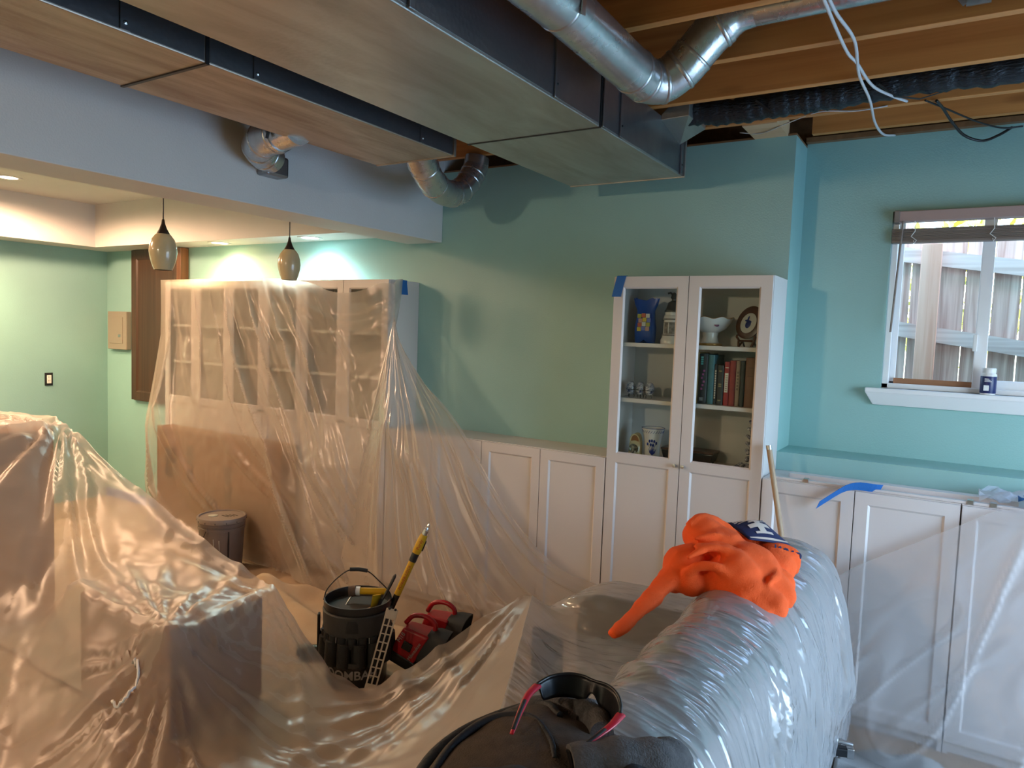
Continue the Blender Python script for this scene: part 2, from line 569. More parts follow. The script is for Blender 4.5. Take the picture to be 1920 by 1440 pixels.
blind = thing('window_blind', 'taupe faux wood blind drawn up under its pinkish headrail in the window', 'blind', (W0 + 0.02, 0.29, 2.20))
M['blind'] = wood('taupe_slat', (0.20, 0.155, 0.13), (0.30, 0.24, 0.20), 'X', 2.0)
M['headrail'] = mat('headrail_pinkish', (0.42, 0.30, 0.27), 0.5)
MB().box(W0 + 0.012, W1 - 0.012, 0.235, 0.30, 2.318, 2.368).build('headrail', M['headrail'], blind, world=True, bevel=0.003)
MB().box(W0 + 0.010, W0 + 0.034, 0.228, 0.30, 2.314, 2.371).build('end_bracket', M['blind'], blind, world=True, bevel=0.003)
for k in range(9):
    MB().box(W0 + 0.004, W1 - 0.01, 0.245 + 0.002 * (k % 3), 0.295, 2.230 + k * 0.0062, 2.230 + k * 0.0062 + 0.0046).build('slat', M['blind'], blind, world=True)
MB().box(W0 + 0.004, W1 - 0.01, 0.243, 0.297, 2.216, 2.229).build('bottom_rail', M['blind'], blind, world=True, bevel=0.002)
MB().tube([(W0 + 0.05, 0.232, 2.32), (W0 + 0.048, 0.228, 2.25), (W0 + 0.03, 0.228, 1.78)], 0.005, 8).build('tilt_wand', M['blind'], blind, world=True)
for cx in (W0 + 0.10, W0 + 0.42, W0 + 0.74):
    MB().tube([(cx, 0.24, 2.32), (cx + 0.004, 0.238, 2.27), (cx - 0.012, 0.237, 2.245), (cx + 0.012, 0.237, 2.225), (cx + 0.003, 0.238, 2.21), (cx, 0.24, 2.225)], 0.0022, 6).build('lift_cord', M['white'], blind, world=True)

pot = thing('supplement_jar', 'white capped round jar with a dark blue label on the window sill', 'jar', (1.672, 0.265, 1.50))
MB().lathe([(0.027, 0.0), (0.031, 0.004), (0.032, 0.09), (0.031, 0.096), (0.024, 0.104), (0.024, 0.106)], 24).build('jar_body', M['white'], pot, smooth='auto')
M['navy'] = mat('navy_label', (0.008, 0.018, 0.10), 0.35)
MB().lathe([(0.0323, 0.008), (0.0328, 0.009), (0.0328, 0.086), (0.0323, 0.087)], 24).build('jar_label', M['navy'], pot, smooth='auto')
MB().lathe([(0.0265, 0.103), (0.028, 0.106), (0.028, 0.122), (0.026, 0.125), (0.0, 0.125)], 24).build('jar_lid', M['white'], pot, smooth='auto')
MB().box(-0.018, 0.003, -0.0336, -0.030, 0.02, 0.045).build('barcode_panel', M['white'], pot)
for k in range(3):
    MB().box(-0.016, 0.012 - 0.005 * k, -0.0335, -0.031, 0.062 + 0.006 * k, 0.0645 + 0.006 * k).build('label_line', M['white'], pot)

fence = thing('board_fence', 'weathered grey and pink board fence outside the window', 'fence', (1.5, 1.0, 0.3))
M['fence'] = wood('weathered_fence_wood', (0.48, 0.29, 0.24), (0.95, 0.74, 0.66), 'Z', 6.0, 0.8, knots=True)
M['fence_grey'] = wood('grey_fence_rail', (0.52, 0.40, 0.36), (0.85, 0.72, 0.68), 'X', 4.0, 0.8)
M['fence_pink'] = wood('pink_fence_post', (0.74, 0.33, 0.22), (0.95, 0.58, 0.45), 'Z', 4.0, 0.8, knots=True)
x = 0.10
fr = random.Random(3)
while x < 3.6:
    w = 0.118 + fr.random() * 0.014
    t = 2.36 - 0.15 * (x - 1.5) + fr.random() * 0.015
    yy = 1.03 + fr.random() * 0.012
    MB().prism([(x, 0.2), (x + w, 0.2), (x + w, t - 0.03), (x + w - 0.025, t), (x + 0.025, t), (x, t - 0.03)], yy, yy + 0.018).build('board', M['fence'], fence, world=True)
    x += w + 0.003 + fr.random() * 0.004
for z0 in (2.20, 1.77):
    MB().hexa([(0.0, 0.99, z0 + 0.225 - 0.04), (3.7, 0.99, z0 - 0.33 - 0.04), (3.7, 1.03, z0 - 0.33 - 0.04), (0.0, 1.03, z0 + 0.225 - 0.04)],
              [(0.0, 0.99, z0 + 0.225 + 0.045), (3.7, 0.99, z0 - 0.33 + 0.045), (3.7, 1.03, z0 - 0.33 + 0.045), (0.0, 1.03, z0 + 0.225 + 0.045)]).build('rail', M['fence_grey'], fence, world=True)
for px in (1.325, 3.3):
    MB().box(px, px + 0.10, 0.90, 0.99, 0.2, 2.29).build('post', M['fence_pink'], fence, world=True, bevel=0.004)
yard = tag(MB().box(-2, 6, 0.45, 12, 0.1, 0.3).build('ground_yard', mat('bare_earth', (0.20, 0.16, 0.11), 0.9, var=0.3, vscale=4)), kind='structure')
bush = thing('leafy_bush', 'yellow green leafy bush beyond the board fence', 'bush', (1.7, 3.2, 0.3))
M['leaf'] = mat('yellow_leaves', (0.50, 0.46, 0.05), 0.6, col2=(0.25, 0.36, 0.08), vscale=3)
lv = MB()
br = random.Random(11)
for k in range(900):
    a, b2, rr = br.random() * 6.283, math.acos(2 * br.random() - 1), 0.55 + 0.45 * br.random()
    c = Vector((1.7 + 1.3 * rr * math.sin(b2) * math.cos(a), 3.4 + 0.6 * rr * math.sin(b2) * math.sin(a), 2.25 + 0.75 * rr * math.cos(b2)))
    d1 = Vector((br.uniform(-1, 1), br.uniform(-1, 1), br.uniform(-1, 1))).normalized() * 0.06
    d2 = d1.orthogonal().normalized() * 0.03
    lv.add([c - d1, c - d2, c + d1, c + d2], [(0, 1, 2, 3)])
lf = lv.build('foliage', M['leaf'], bush, world=True)
lf['kind'] = 'stuff'
MB().tube([(1.7, 3.4, 0.3), (1.72, 3.4, 1.2), (1.68, 3.4, 2.2)], [0.06, 0.05, 0.02], 10).build('trunk', M['fence'], bush, world=True)

# ------------------------------------------------------------------ ducts and pipes overhead
D0, D1, DZ0, DZ1 = -0.276, 0.337, 2.50, 2.712
main = thing('supply_duct', 'wide galvanized rectangular main duct with warm reflections under the joists', 'duct', ((D0 + D1) / 2, -2.0, DZ0))
segs = [(-7.0, -3.6), (-3.6, -1.244), (-1.244, -0.31)]
for a, b in segs:
    MB().box(D0, D1, a + 0.002, b - 0.002, DZ0, DZ1).build('duct_section', M['duct'], main, world=True, bevel=0.004)
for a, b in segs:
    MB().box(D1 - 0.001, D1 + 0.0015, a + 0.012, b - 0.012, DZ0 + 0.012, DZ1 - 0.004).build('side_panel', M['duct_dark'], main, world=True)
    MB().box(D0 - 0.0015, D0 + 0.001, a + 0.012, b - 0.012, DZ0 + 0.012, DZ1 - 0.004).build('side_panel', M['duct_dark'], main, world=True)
for y in (-3.6, -1.244):
    MB().box(D0 - 0.002, D1 + 0.004, y - 0.004, y + 0.004, DZ0 - 0.003, DZ1).build('joint_seam', M['black'], main, world=True)
    MB().box(D1, D1 + 0.012, y + 0.006, y + 0.034, DZ0 + 0.002, DZ1).build('drive_cleat', M['duct_dark'], main, world=True, bevel=0.003)
for y in (-3.0, -2.35, -1.60, -1.06, -0.34):
    MB().box(D1, D1 + 0.010, y - 0.013, y + 0.013, DZ0 + 0.004, DZ1).build('standing_seam', M['duct_dark'], main, world=True, bevel=0.003)
    MB().lathe([(0.004, -0.002), (0.004, 0.003), (0.0, 0.004)], 8, (D1 + 0.010, y, DZ0 + 0.05), 'X').build('screw', M['black'], main, world=True)
MB().box(D0 - 0.002, D1 + 0.016, -0.312, -0.300, DZ0 - 0.004, DZ1).build('end_cap', M['duct'], main, world=True, bevel=0.002)
MB().hexa([(D1, -0.62, 2.69), (0.46, -0.60, 2.70), (0.46, -0.36, 2.70), (D1, -0.36, 2.64)], [(D1, -0.62, 2.715), (0.46, -0.60, 2.84), (0.46, -0.36, 2.84), (D1, -0.36, 2.715)]).build('takeoff_collar', M['duct'], main, world=True, bevel=0.003)

E0, E1 = -0.925, -0.462
ret = thing('return_duct', 'narrower weathered brownish duct between the main duct and white beam', 'duct', ((E0 + E1) / 2, -2.0, DZ0))
segs = [(-7.0, -2.362), (-2.362, -1.10)]
for a, b in segs:
    MB().box(E0, E1, a + 0.002, b - 0.002, DZ0, DZ1).build('duct_section', M['duct_worn'], ret, world=True, bevel=0.004)
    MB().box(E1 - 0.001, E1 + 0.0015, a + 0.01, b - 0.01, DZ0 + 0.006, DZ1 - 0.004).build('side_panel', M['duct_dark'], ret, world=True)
MB().box(E0 - 0.003, E1 + 0.004, -2.368, -2.356, DZ0 - 0.004, DZ1).build('joint_seam', M['black'], ret, world=True)
MB().box(E0 - 0.002, E1 + 0.012, -1.112, -1.096, DZ0 - 0.003, DZ1).build('end_cap', M['duct_worn'], ret, world=True, bevel=0.002)
for y in (-3.1, -2.62, -2.18, -1.33):
    MB().box(E1 + 0.001, E1 + 0.007, y - 0.014, y + 0.014, DZ0 + 0.006, DZ1).build('hanger_strap', M['duct_dark'], ret, world=True)
    MB().lathe([(0.006, -0.002), (0.006, 0.003), (0.0, 0.005)], 8, (E1 + 0.007, y, DZ0 + 0.025), 'X').build('screw', M['steel'], ret, world=True)

def round_pipe(root, path, r, rings=(), n=26, m=None, samples=40, name='pipe'):
    P = spline(path, samples) if len(path) > 2 else np.array(path, float)
    MB().tube(P.tolist(), r, n).build(name, m or M['pipe'], root, world=True, smooth='auto')
    for t in rings:
        i = min(max(int(t * (len(P) - 1)), 1), len(P) - 2)
        d = (P[i + 1] - P[i - 1]) / np.linalg.norm(P[i + 1] - P[i - 1])
        MB().tube([(P[i] - d * 0.008).tolist(), (P[i] - d * 0.004).tolist(), (P[i] + d * 0.004).tolist(), (P[i] + d * 0.008).tolist()], [r * 1.005, r * 1.045, r * 1.045, r * 1.005], n).build('crimp_ring', M['pipe'], root, world=True, smooth='auto')

rp = thing('round_vent_pipe', 'shiny round galvanized pipe bending up into the joists beside the main duct', 'pipe', (0.55, -2.0, 2.53))
round_pipe(rp, [(0.50, -3.6, 2.66), (0.53, -1.93, 2.645)], 0.076, name='near_pipe')
round_pipe(rp, [(0.53, -1.95, 2.645), (0.545, -1.55, 2.618), (0.555, -1.42, 2.608)], 0.074, (0.04, 0.9), name='pipe')
round_pipe(rp, [(0.553, -1.44, 2.609), (0.562, -1.36, 2.604), (0.60, -1.30, 2.612), (0.66, -1.285, 2.65), (0.70, -1.28, 2.69)], 0.074, (0.25, 0.5, 0.75), name='elbow')
round_pipe(rp, [(0.69, -1.28, 2.68), (0.76, -1.275, 2.755), (0.80, -1.27, 2.785)], 0.072, (0.1, 0.8), name='riser')
MB().tube([(0.79, -1.27, 2.778), (0.83, -1.268, 2.80), (0.86, -1.266, 2.806), (0.90, -1.265, 2.81)], [0.072, 0.062, 0.054, 0.052], 24).build('reducer', M['pipe'], rp, world=True, smooth='auto')
round_pipe(rp, [(0.88, -1.265, 2.81), (3.3, -1.262, 2.83)], 0.051, name='branch_pipe')
MB().bar((0.62, -1.95, 2.72), (0.605, -1.93, 2.60), 0.004, 0.022, (0, 1, 0)).build('hanger_strap', M['steel'], rp, world=True)
MB().tube([(0.50, -1.30, 2.74), (0.515, -1.31, 2.74), (0.52, -1.33, 2.70), (0.52, -1.34, 2.62)], 0.006, 8).build('hanger_strap', M['steel'], rp, world=True)

b1 = thing('elbow_pipe', 'short galvanized elbow from the weathered duct into the beam face', 'pipe', (-1.1, -1.55, 2.45))
round_pipe(b1, [(-0.90, -1.62, 2.545), (-1.06, -1.60, 2.535)], 0.070, name='collar')
round_pipe(b1, [(-1.03, -1.604, 2.537), (-1.16, -1.59, 2.528), (-1.26, -1.53, 2.515), (-1.31, -1.43, 2.50)], 0.075, (0.1, 0.35, 0.6, 0.85), name='elbow')
MB().box(-1.375, -1.29, -1.46, -1.33, 2.42, 2.52).build('wall_boot', M['duct_dark'], b1, world=True, bevel=0.012)
MB().bar((-1.02, -1.685, 2.50), (-1.0, -1.685, 2.55), 0.006, 0.012, (0, 1, 0)).build('damper_lever', M['black'], b1, world=True)

b2 = thing('branch_elbow_pipe', 'curved galvanized branch pipe dipping in front of the aqua wall', 'pipe', (-0.85, -0.7, 2.37))
round_pipe(b2, [(-0.70, -1.10, 2.60), (-0.75, -0.98, 2.52)], 0.070, name='collar')
round_pipe(b2, [(-0.74, -1.00, 2.54), (-0.79, -0.86, 2.475), (-0.87, -0.66, 2.455), (-0.93, -0.46, 2.48), (-0.945, -0.34, 2.55), (-0.935, -0.27, 2.65), (-0.93, -0.255, 2.725)], 0.072, (0.08, 0.25, 0.48, 0.6, 0.72, 0.82), name='elbow')

fx = thing('flexible_duct', 'black foil wrapped flexible duct running between the joists', 'duct', (1.0, -0.5, 2.68))
P = spline([(0.42, -0.50, 2.745), (0.62, -0.50, 2.725), (0.85, -0.49, 2.735), (1.05, -0.47, 2.745), (1.35, -0.46, 2.765), (1.7, -0.45, 2.765), (2.4, -0.45, 2.80), (3.3, -0.45, 2.80)], 110)
rr = [0.055 + 0.004 * math.sin(i * 1.9) + 0.003 * math.sin(i * 0.7) for i in range(110)]
M['foil'] = mat('black_foil_wrap', (0.02, 0.024, 0.03), 0.22, 0.25, bump=0.9, bscale=22, stretch=(1.5, 6, 6))
MB().tube(P.tolist(), rr, 20).build('foil_sleeve', M['foil'], fx, world=True, smooth=True)
for xx in (0.86, 1.33):
    MB().tube([(xx - 0.12, -0.57, 2.735), (xx - 0.06, -0.53, 2.69), (xx + 0.02, -0.46, 2.69), (xx + 0.12, -0.40, 2.73)], 0.008, 8, flat=0.3).build('hanger_strap', M['black'], fx, world=True)

M['cable_white'] = mat('white_cable_jacket', (0.62, 0.62, 0.62), 0.5)
def cable(name, label, path, r, m, n=48):
    P = spline(path, n)
    o = MB().tube(P.tolist(), r, 8).build(name, m, smooth=True)
    return tag(o, label, 'cable')
cable('white_cable', 'white cable hanging from the joists with a taped dark end', [(1.14, -1.62, 2.74), (1.156, -1.46, 2.70), (1.165, -1.1, 2.69), (1.18, -0.95, 2.695), (1.205, -0.70, 2.69), (1.26, -0.52, 2.695), (1.30, -0.40, 2.705)], 0.0055, M['cable_white'])
cable('long_white_cable', 'long white cable hanging from the joists down to the wall top', [(1.15, -1.62, 2.745), (1.17, -1.40, 2.705), (1.195, -1.15, 2.70), (1.175, -0.85, 2.69), (1.18, -0.55, 2.685), (1.165, -0.2, 2.69), (1.175, 0.05, 2.70), (1.205, 0.27, 2.745)], 0.0055, M['cable_white'])
cable('black_cable', 'black cable looping down over the top of the window wall', [(1.40, -0.30, 2.722), (1.42, -0.20, 2.718), (1.45, -0.05, 2.70), (1.50, 0.08, 2.665), (1.57, 0.14, 2.648), (1.63, 0.20, 2.68), (1.68, 0.25, 2.722)], 0.006, M['black'])
cable('thin_black_cable', 'thin black cable crossing above the window wall', [(1.36, -0.32, 2.723), (1.43, -0.18, 2.720), (1.54, 0.05, 2.715), (1.64, 0.20, 2.712), (1.72, 0.25, 2.722)], 0.004, M['black'])
cable('grey_wire', 'thin grey wire sagging below the joists past the flexible duct', [(0.55, -0.10, 2.74), (0.66, -0.12, 2.72), (0.80, -0.22, 2.725), (0.95, -0.30, 2.735), (1.1, -0.30, 2.72), (1.22, -0.29, 2.728)], 0.003, M['cable_white'])
br_ = thing('joist_bracket', 'small punched steel bracket hanging on a joist', 'bracket', (1.50, -1.50, 2.74))
MB().bar((1.46, -1.12, 2.82), (1.50, -1.12, 2.765), 0.02, 0.003, (0, 1, 0)).build('strap', M['steel'], br_, world=True)
MB().box(1.50, 1.565, -1.127, -1.120, 2.755, 2.778).build('plate', M['steel'], br_, world=True)

# ------------------------------------------------------------------ cabinets
def moulding(mb, x0, x1, z0, z1, y, d=0.008, w=0.009):
    """sloping inner edge of a frame: from the front at y to the panel, d deeper"""
    a = [(x0, y, z0), (x1, y, z0), (x1, y, z1), (x0, y, z1)]
    b = [(x0 + w, y + d, z0 + w), (x1 - w, y + d, z0 + w), (x1 - w, y + d, z1 - w), (x0 + w, y + d, z1 - w)]
    mb.add(a + b, [(0, 1, 5, 4), (1, 2, 6, 5), (2, 3, 7, 6), (3, 0, 4, 7)])

def door(root, x0, x1, z0, z1, yf, glazed_from=None, knob=None, stile=0.052):
    """framed door, front at local y = yf; above glazed_from it holds a pane"""
    th = 0.018
    cuts = [(z0 + stile, z1 - stile)] if glazed_from is None else [(z0 + stile, glazed_from - stile * 0.45), (glazed_from + stile * 0.45, z1 - stile)]
    f = MB()
    f.box(x0, x0 + stile, yf, yf + th, z0, z1).box(x1 - stile, x1, yf, yf + th, z0, z1)
    f.box(x0 + stile, x1 - stile, yf, yf + th, z0, z0 + stile).box(x0 + stile, x1 - stile, yf, yf + th, z1 - stile, z1)
    if glazed_from is not None:
        f.box(x0 + stile, x1 - stile, yf, yf + th, glazed_from - stile * 0.45, glazed_from + stile * 0.45)
    for a, b in cuts:
        moulding(f, x0 + stile, x1 - stile, a, b, yf)
    d = f.build('door', M['cab'], root)
    a, b = cuts[0]
    MB().box(x0 + stile - 0.004, x1 - stile + 0.004, yf + 0.008, yf + 0.014, a - 0.004, b + 0.004).build('door_panel', M['cab'], d)
    if glazed_from is not None:
        a, b = cuts[1]
        MB().box(x0 + stile - 0.004, x1 - stile + 0.004, yf + 0.010, yf + 0.013, a - 0.004, b + 0.004).build('glass_pane', M['glass'], d)
    if knob:
        MB().lathe([(0.0, -0.022), (0.009, -0.021), (0.010, -0.016), (0.005, -0.010), (0.005, 0.0)], 14, (knob[0], yf, knob[1]), 'Y').build('knob', M['steel'], d, smooth='auto')
    return d

SHELVES = (1.07, 1.39, 1.68)
def bookcase(x, label, w=0.8, h=2.02, shelves=SHELVES):
    t = thing('glass_door_bookcase', label, 'bookcase', (x, -0.002, 0.0))
    d, p = 0.28, 0.018
    MB().box(0, p, -d, 0, 0, h).build('side_panel', M['cab'], t)
    MB().box(w - p, w, -d, 0, 0, h).build('side_panel', M['cab'], t)
    MB().box(p, w - p, -d, 0, h - 0.02, h).build('top_panel', M['cab'], t)
    MB().box(p, w - p, -d, 0, 0.06, 0.08).build('bottom_panel', M['cab'], t)
    MB().box(p, w - p, -d + 0.02, -d + 0.035, 0, 0.06).build('plinth', M['cab'], t)
    MB().box(p, w - p, -0.012, -0.006, 0.06, h - 0.01).build('back_panel', M['cab_in'], t)
    for z in shelves + (0.72, 0.40):
        MB().box(p, w - p, -d + 0.012, -0.012, z - 0.02, z).build('shelf', M['cab_in'], t)
    for k in (0, 1):
        kx = w / 2 - 0.022 if k == 0 else w / 2 + 0.022
        door(t, k * w / 2 + 0.002, (k + 1) * w / 2 - 0.002, 0.06, h - 0.002, -d - 0.0185, 1.075, (kx, 1.075))
    return t

def low_cabinet(x, label, w=0.8, h=1.07):
    t = thing('low_cabinet', label, 'cabinet', (x, -0.002, 0.0))
    d, p = 0.28, 0.018
    MB().box(0, p, -d, 0, 0, h - 0.02).build('side_panel', M['cab'], t)
    MB().box(w - p, w, -d, 0, 0, h - 0.02).build('side_panel', M['cab'], t)
    MB().box(0, w, -d, 0, h - 0.02, h).build('top_panel', M['cab'], t)
    MB().box(p, w - p, -0.012, -0.006, 0.06, h - 0.02).build('back_panel', M['cab_in'], t)
    MB().box(p, w - p, -d + 0.02, -d + 0.035, 0, 0.06).build('plinth', M['cab'], t)
    MB().box(p, w - p, -d, -0.012, 0.06, 0.08).build('bottom_panel', M['cab_in'], t)
    for k in (0, 1):
        door(t, k * w / 2 + 0.002, (k + 1) * w / 2 - 0.002, 0.06, h - 0.004, -d - 0.0185)
    return t

XL = -1.551
bookcase(XL - 2.4, 'white glass door bookcase behind plastic beside the dark brown cabinet door')
bookcase(XL - 1.6, 'white glass door bookcase behind plastic, the middle one of three joined')
bookcase(XL - 0.8, 'white glass door bookcase partly behind plastic with blue tape on its bare side')
bookcase(0.0, 'uncovered white glass door bookcase holding books and blue and white pottery')
low_cabinet(XL + 0.003, 'low white cabinet behind plastic next to the covered bookcases', 0.748)
low_cabinet(-0.80, 'low white cabinet with two panelled doors between the plastic curtain and uncovered bookcase', 0.797)
low_cabinet(0.803, 'low white cabinet with a strip of blue tape, under the wall ledge', 0.797)
low_cabinet(1.603, 'low white cabinet wrapped in clear plastic under the window', 0.797)
low_cabinet(2.403, 'low white cabinet at the far end of the row past the window', 0.797)
for xx, lab in ((0.803, 'grey metal rail lying along the tops of the taped low cabinets'),):
    t = thing('shelf_rail', lab, 'rail', (xx + 0.1, -0.2, 1.07))
    MB().box(0.83, 1.98, -0.275, -0.245, 1.07, 1.082).build('rail', M['cab'], t, world=True, bevel=0.002)
    MB().box(0.90, 1.80, -0.19, -0.13, 1.07, 1.092).build('batten', M['cab'], t, world=True, bevel=0.002)
    for bx in (0.98, 1.62, 1.70):
        MB().box(bx, bx + 0.022, -0.278, -0.242, 1.07, 1.088).build('clip', M['steel'], t, world=True)

def tape_strip(name, label, pts, w, up, cat='tape'):
    """a ribbon of tape of width w along the points"""
    P = spline(pts, 14)
    U = np.array(up, float)
    A = np.stack([P - U * w / 2, P + U * w / 2], 1)
    return tag(MB().grid(A).build(name, M['tape'], solid=0.0012), label, cat)
tape_strip('blue_tape', 'short blue tape strip over the corner of the uncovered bookcase', [(0.046, -0.29, 2.0235), (0.044, -0.300, 2.0235), (0.042, -0.3055, 2.017), (0.030, -0.306, 1.97), (0.018, -0.307, 1.915)], 0.05, (1, 0, 0))
tape_strip('blue_tape', 'small blue tape tab on the bare side of the covered bookcase', [(XL + 0.0, -0.165, 2.0225), (XL + 0.004, -0.165, 2.022), (XL + 0.0045, -0.165, 2.0), (XL + 0.006, -0.155, 1.93)], 0.07, (0, 1, 0))
tape_strip('blue_tape', 'long blue tape strip peeling off the doors of a low cabinet', [(1.30, -0.26, 1.085), (1.27, -0.285, 1.088), (1.21, -0.31, 1.092), (1.16, -0.325, 1.075), (1.10, -0.335, 1.025), (1.06, -0.345, 0.99)], 0.045, (0.35, -0.35, 0.85))

# ------------------------------------------------------------------ left wall fittings
dd = thing('wall_cabinet_door', 'dark espresso wooden cabinet door on the wall beside the breaker box', 'cabinet door', (-4.92, 0.0, 0.97))
f = MB()
X0, X1, Z0, Z1 = -4.88, -4.15, 0.972, 2.325
st = 0.075
f.box(X0, X0 + st, -0.045, -0.012, Z0, Z1).box(X1 - st, X1, -0.045, -0.012, Z0, Z1).box(X0 + st, X1 - st, -0.045, -0.012, Z0, Z0 + st).box(X0 + st, X1 - st, -0.045, -0.012, Z1 - st, Z1)
moulding(f, X0 + st, X1 - st, Z0 + st, Z1 - st, -0.045, 0.014, 0.014)
f.build('door_frame', M['dark_wood'], dd, world=True, bevel=0.002)
MB().box(X0 + st, X1 - st, -0.033, -0.02, Z0 + st, Z1 - st).build('door_panel', M['dark_wood'], dd, world=True)
MB().box(X1, X1 + 0.06, -0.075, 0.0, Z0, Z1).build('side_casing', M['brown_wood'], dd, world=True, bevel=0.003)
MB().box(X0 - 0.01, X1, -0.012, 0.0, Z0 - 0.01, Z1 + 0.003).build('backing', M['brown_wood'], dd, world=True)

M['panel_grey'] = mat('taupe_enamel', (0.30, 0.26, 0.21), 0.45)
bp_ = thing('breaker_panel', 'taupe steel breaker box on the aqua wall', 'breaker panel', (-5.11, 0.0, 1.42))
MB().box(-5.265, -4.955, -0.05, 0.0, 1.42, 1.772).build('panel_cover', M['panel_grey'], bp_, world=True, bevel=0.006)
MB().box(-5.225, -5.01, -0.056, -0.049, 1.475, 1.72).build('panel_door', M['panel_grey'], bp_, world=True, bevel=0.004)
MB().box(-5.075, -5.035, -0.061, -0.055, 1.535, 1.56).build('latch', M['steel'], bp_, world=True, bevel=0.003)

ol = thing('wall_outlet', 'wall outlet without its cover plate on the aqua kitchen wall', 'outlet', (-5.36, -0.525, 1.14))
MB().box(-5.36, -5.354, -0.558, -0.492, 1.085, 1.20).build('box_opening', M['black'], ol, world=True)
MB().box(-5.354, -5.345, -0.543, -0.507, 1.105, 1.18).build('receptacle', M['white'], ol, world=True, bevel=0.003)
for z in (1.125, 1.158):
    for yy in (-0.532, -0.522):
        MB().box(-5.346, -5.3445, yy, yy + 0.003, z, z + 0.009).build('slot', M['black'], ol, world=True)

# ------------------------------------------------------------------ kitchen lamps
M['lamp_warm'] = mat('lit_lens_warm', (1, 0.9, 0.7), 0.5, emit=(1.0, 0.82, 0.58), emit_s=8)
M['lamp_cool'] = mat('lit_lens_cool', (0.9, 1, 1), 0.5, emit=(0.85, 1.0, 1.0), emit_s=8)
def downlight(label, loc, power, color, lens, angle=110, r=0.075, blend=0.7):
    t = thing('recessed_light', label, 'ceiling light', loc)
    MB().lathe([(r * 0.78, 0.002), (r * 0.8, -0.004), (r * 1.15, -0.006), (r * 1.2, 0.0)], 32).build('trim_ring', M['white'], t, smooth='auto')
    MB().lathe([(0.0, -0.003), (r * 0.8, -0.003)], 32).build('lens', lens, t)
    d = bpy.data.lights.new('downlight', 'SPOT')
    d.energy, d.color, d.spot_size, d.spot_blend, d.shadow_soft_size = power, color, R(angle), blend, 0.16
    o = bpy.data.objects.new('downlight', d)
    o.location = (0, 0, -0.02)
    o.parent = t
    COL.objects.link(o)
WARM = (1.0, 0.61, 0.37)
YEL = (1.0, 0.80, 0.42)
downlight('recessed soffit light throwing a yellow glow above the covered bookcases', (-3.45, -0.16, 2.33), 170, YEL, M['lamp_warm'], 160)
downlight('recessed light beside the white beam throwing a cool glow on the wall', (-2.42, -0.17, 2.33), 150, (0.70, 1.0, 0.98), M['lamp_cool'], 155)
downlight('bright recessed light in the upper kitchen ceiling', (-4.39, -1.24, 2.70), 230, WARM, M['lamp_warm'], 174, blend=0.25)
downlight('recessed soffit light over the wall with the outlet', (-5.19, -1.45, 2.33), 170, YEL, M['lamp_warm'], 160)
downlight('recessed light in the kitchen ceiling near the pendants', (-3.1, -2.6, 2.70), 170, WARM, M['lamp_warm'], 174, blend=0.25)
downlight('recessed light in the kitchen ceiling behind the pendants', (-3.6, -4.6, 2.70), 170, WARM, M['lamp_warm'], 174, blend=0.25)

M['shade'] = mat('cream_glass_shade', (0.50, 0.41, 0.24), 0.25, var=0.06, vscale=14, coat=0.6)
M['bronze'] = mat('dark_bronze', (0.03, 0.022, 0.018), 0.4, 0.7)
def pendant(label, x, y, zb):
    t = thing('pendant_lamp', label, 'pendant lamp', (x, y, zb))
    H = 2.70 - zb
    prof = [(0.042, 0.0), (0.053, 0.03), (0.062, 0.065), (0.065, 0.09), (0.062, 0.12), (0.052, 0.15), (0.036, 0.172), (0.026, 0.178)]
    MB().lathe(prof[:-1] + [(0.026, 0.178), (0.024, 0.174), (0.050, 0.148), (0.060, 0.12), (0.062, 0.09), (0.059, 0.065), (0.050, 0.03), (0.039, 0.0)], 32).build('glass_shade', M['shade'], t, smooth='auto')
    MB().lathe([(0.030, 0.170), (0.030, 0.178), (0.018, 0.20), (0.009, 0.225), (0.006, 0.245), (0.004, 0.248)], 20).build('socket_cap', M['bronze'], t, smooth='auto')
    MB().tube([(0, 0, 0.24), (0, 0, H)], 0.003, 8).build('cord', M['black'], t)
    MB().lathe([(0.06, H), (0.058, H - 0.015), (0.02, H - 0.022), (0.0, H - 0.022)], 24).build('canopy', M['bronze'], t, smooth='auto')
pendant('cream glass pendant lamp hanging in front of the dark cabinet door', -1.81, -1.66, 1.955)
pendant('cream glass pendant lamp hanging above the plastic covered bookcases', -1.80, -0.885, 1.968)

# unseen bulb added behind the camera for warm fill on beam, ducts and joists
bb = thing('fill_bulb_lamp', 'added warm fill bulb in a white keyless socket on a joist at the rear', 'fill lamp', (-0.55, -5.515, 2.73))
MB().lathe([(0.055, 0.0), (0.055, -0.012), (0.03, -0.03), (0.024, -0.05), (0.0, -0.05)], 24).build('socket', M['white'], bb, smooth='auto')
MB().lathe([(0.013, -0.05), (0.018, -0.07), (0.031, -0.10), (0.030, -0.125), (0.016, -0.145), (0.0, -0.15)], 24).build('bulb', M['lamp_warm'], bb, smooth='auto')
_d = bpy.data.lights.new('fill_bulb_light', 'POINT')
_d.energy, _d.color, _d.shadow_soft_size = 150, (1.0, 0.74, 0.50), 0.10
_o = bpy.data.objects.new('fill_bulb_light', _d)
_o.location = (0, 0, -0.27)
_o.parent = bb
COL.objects.link(_o)

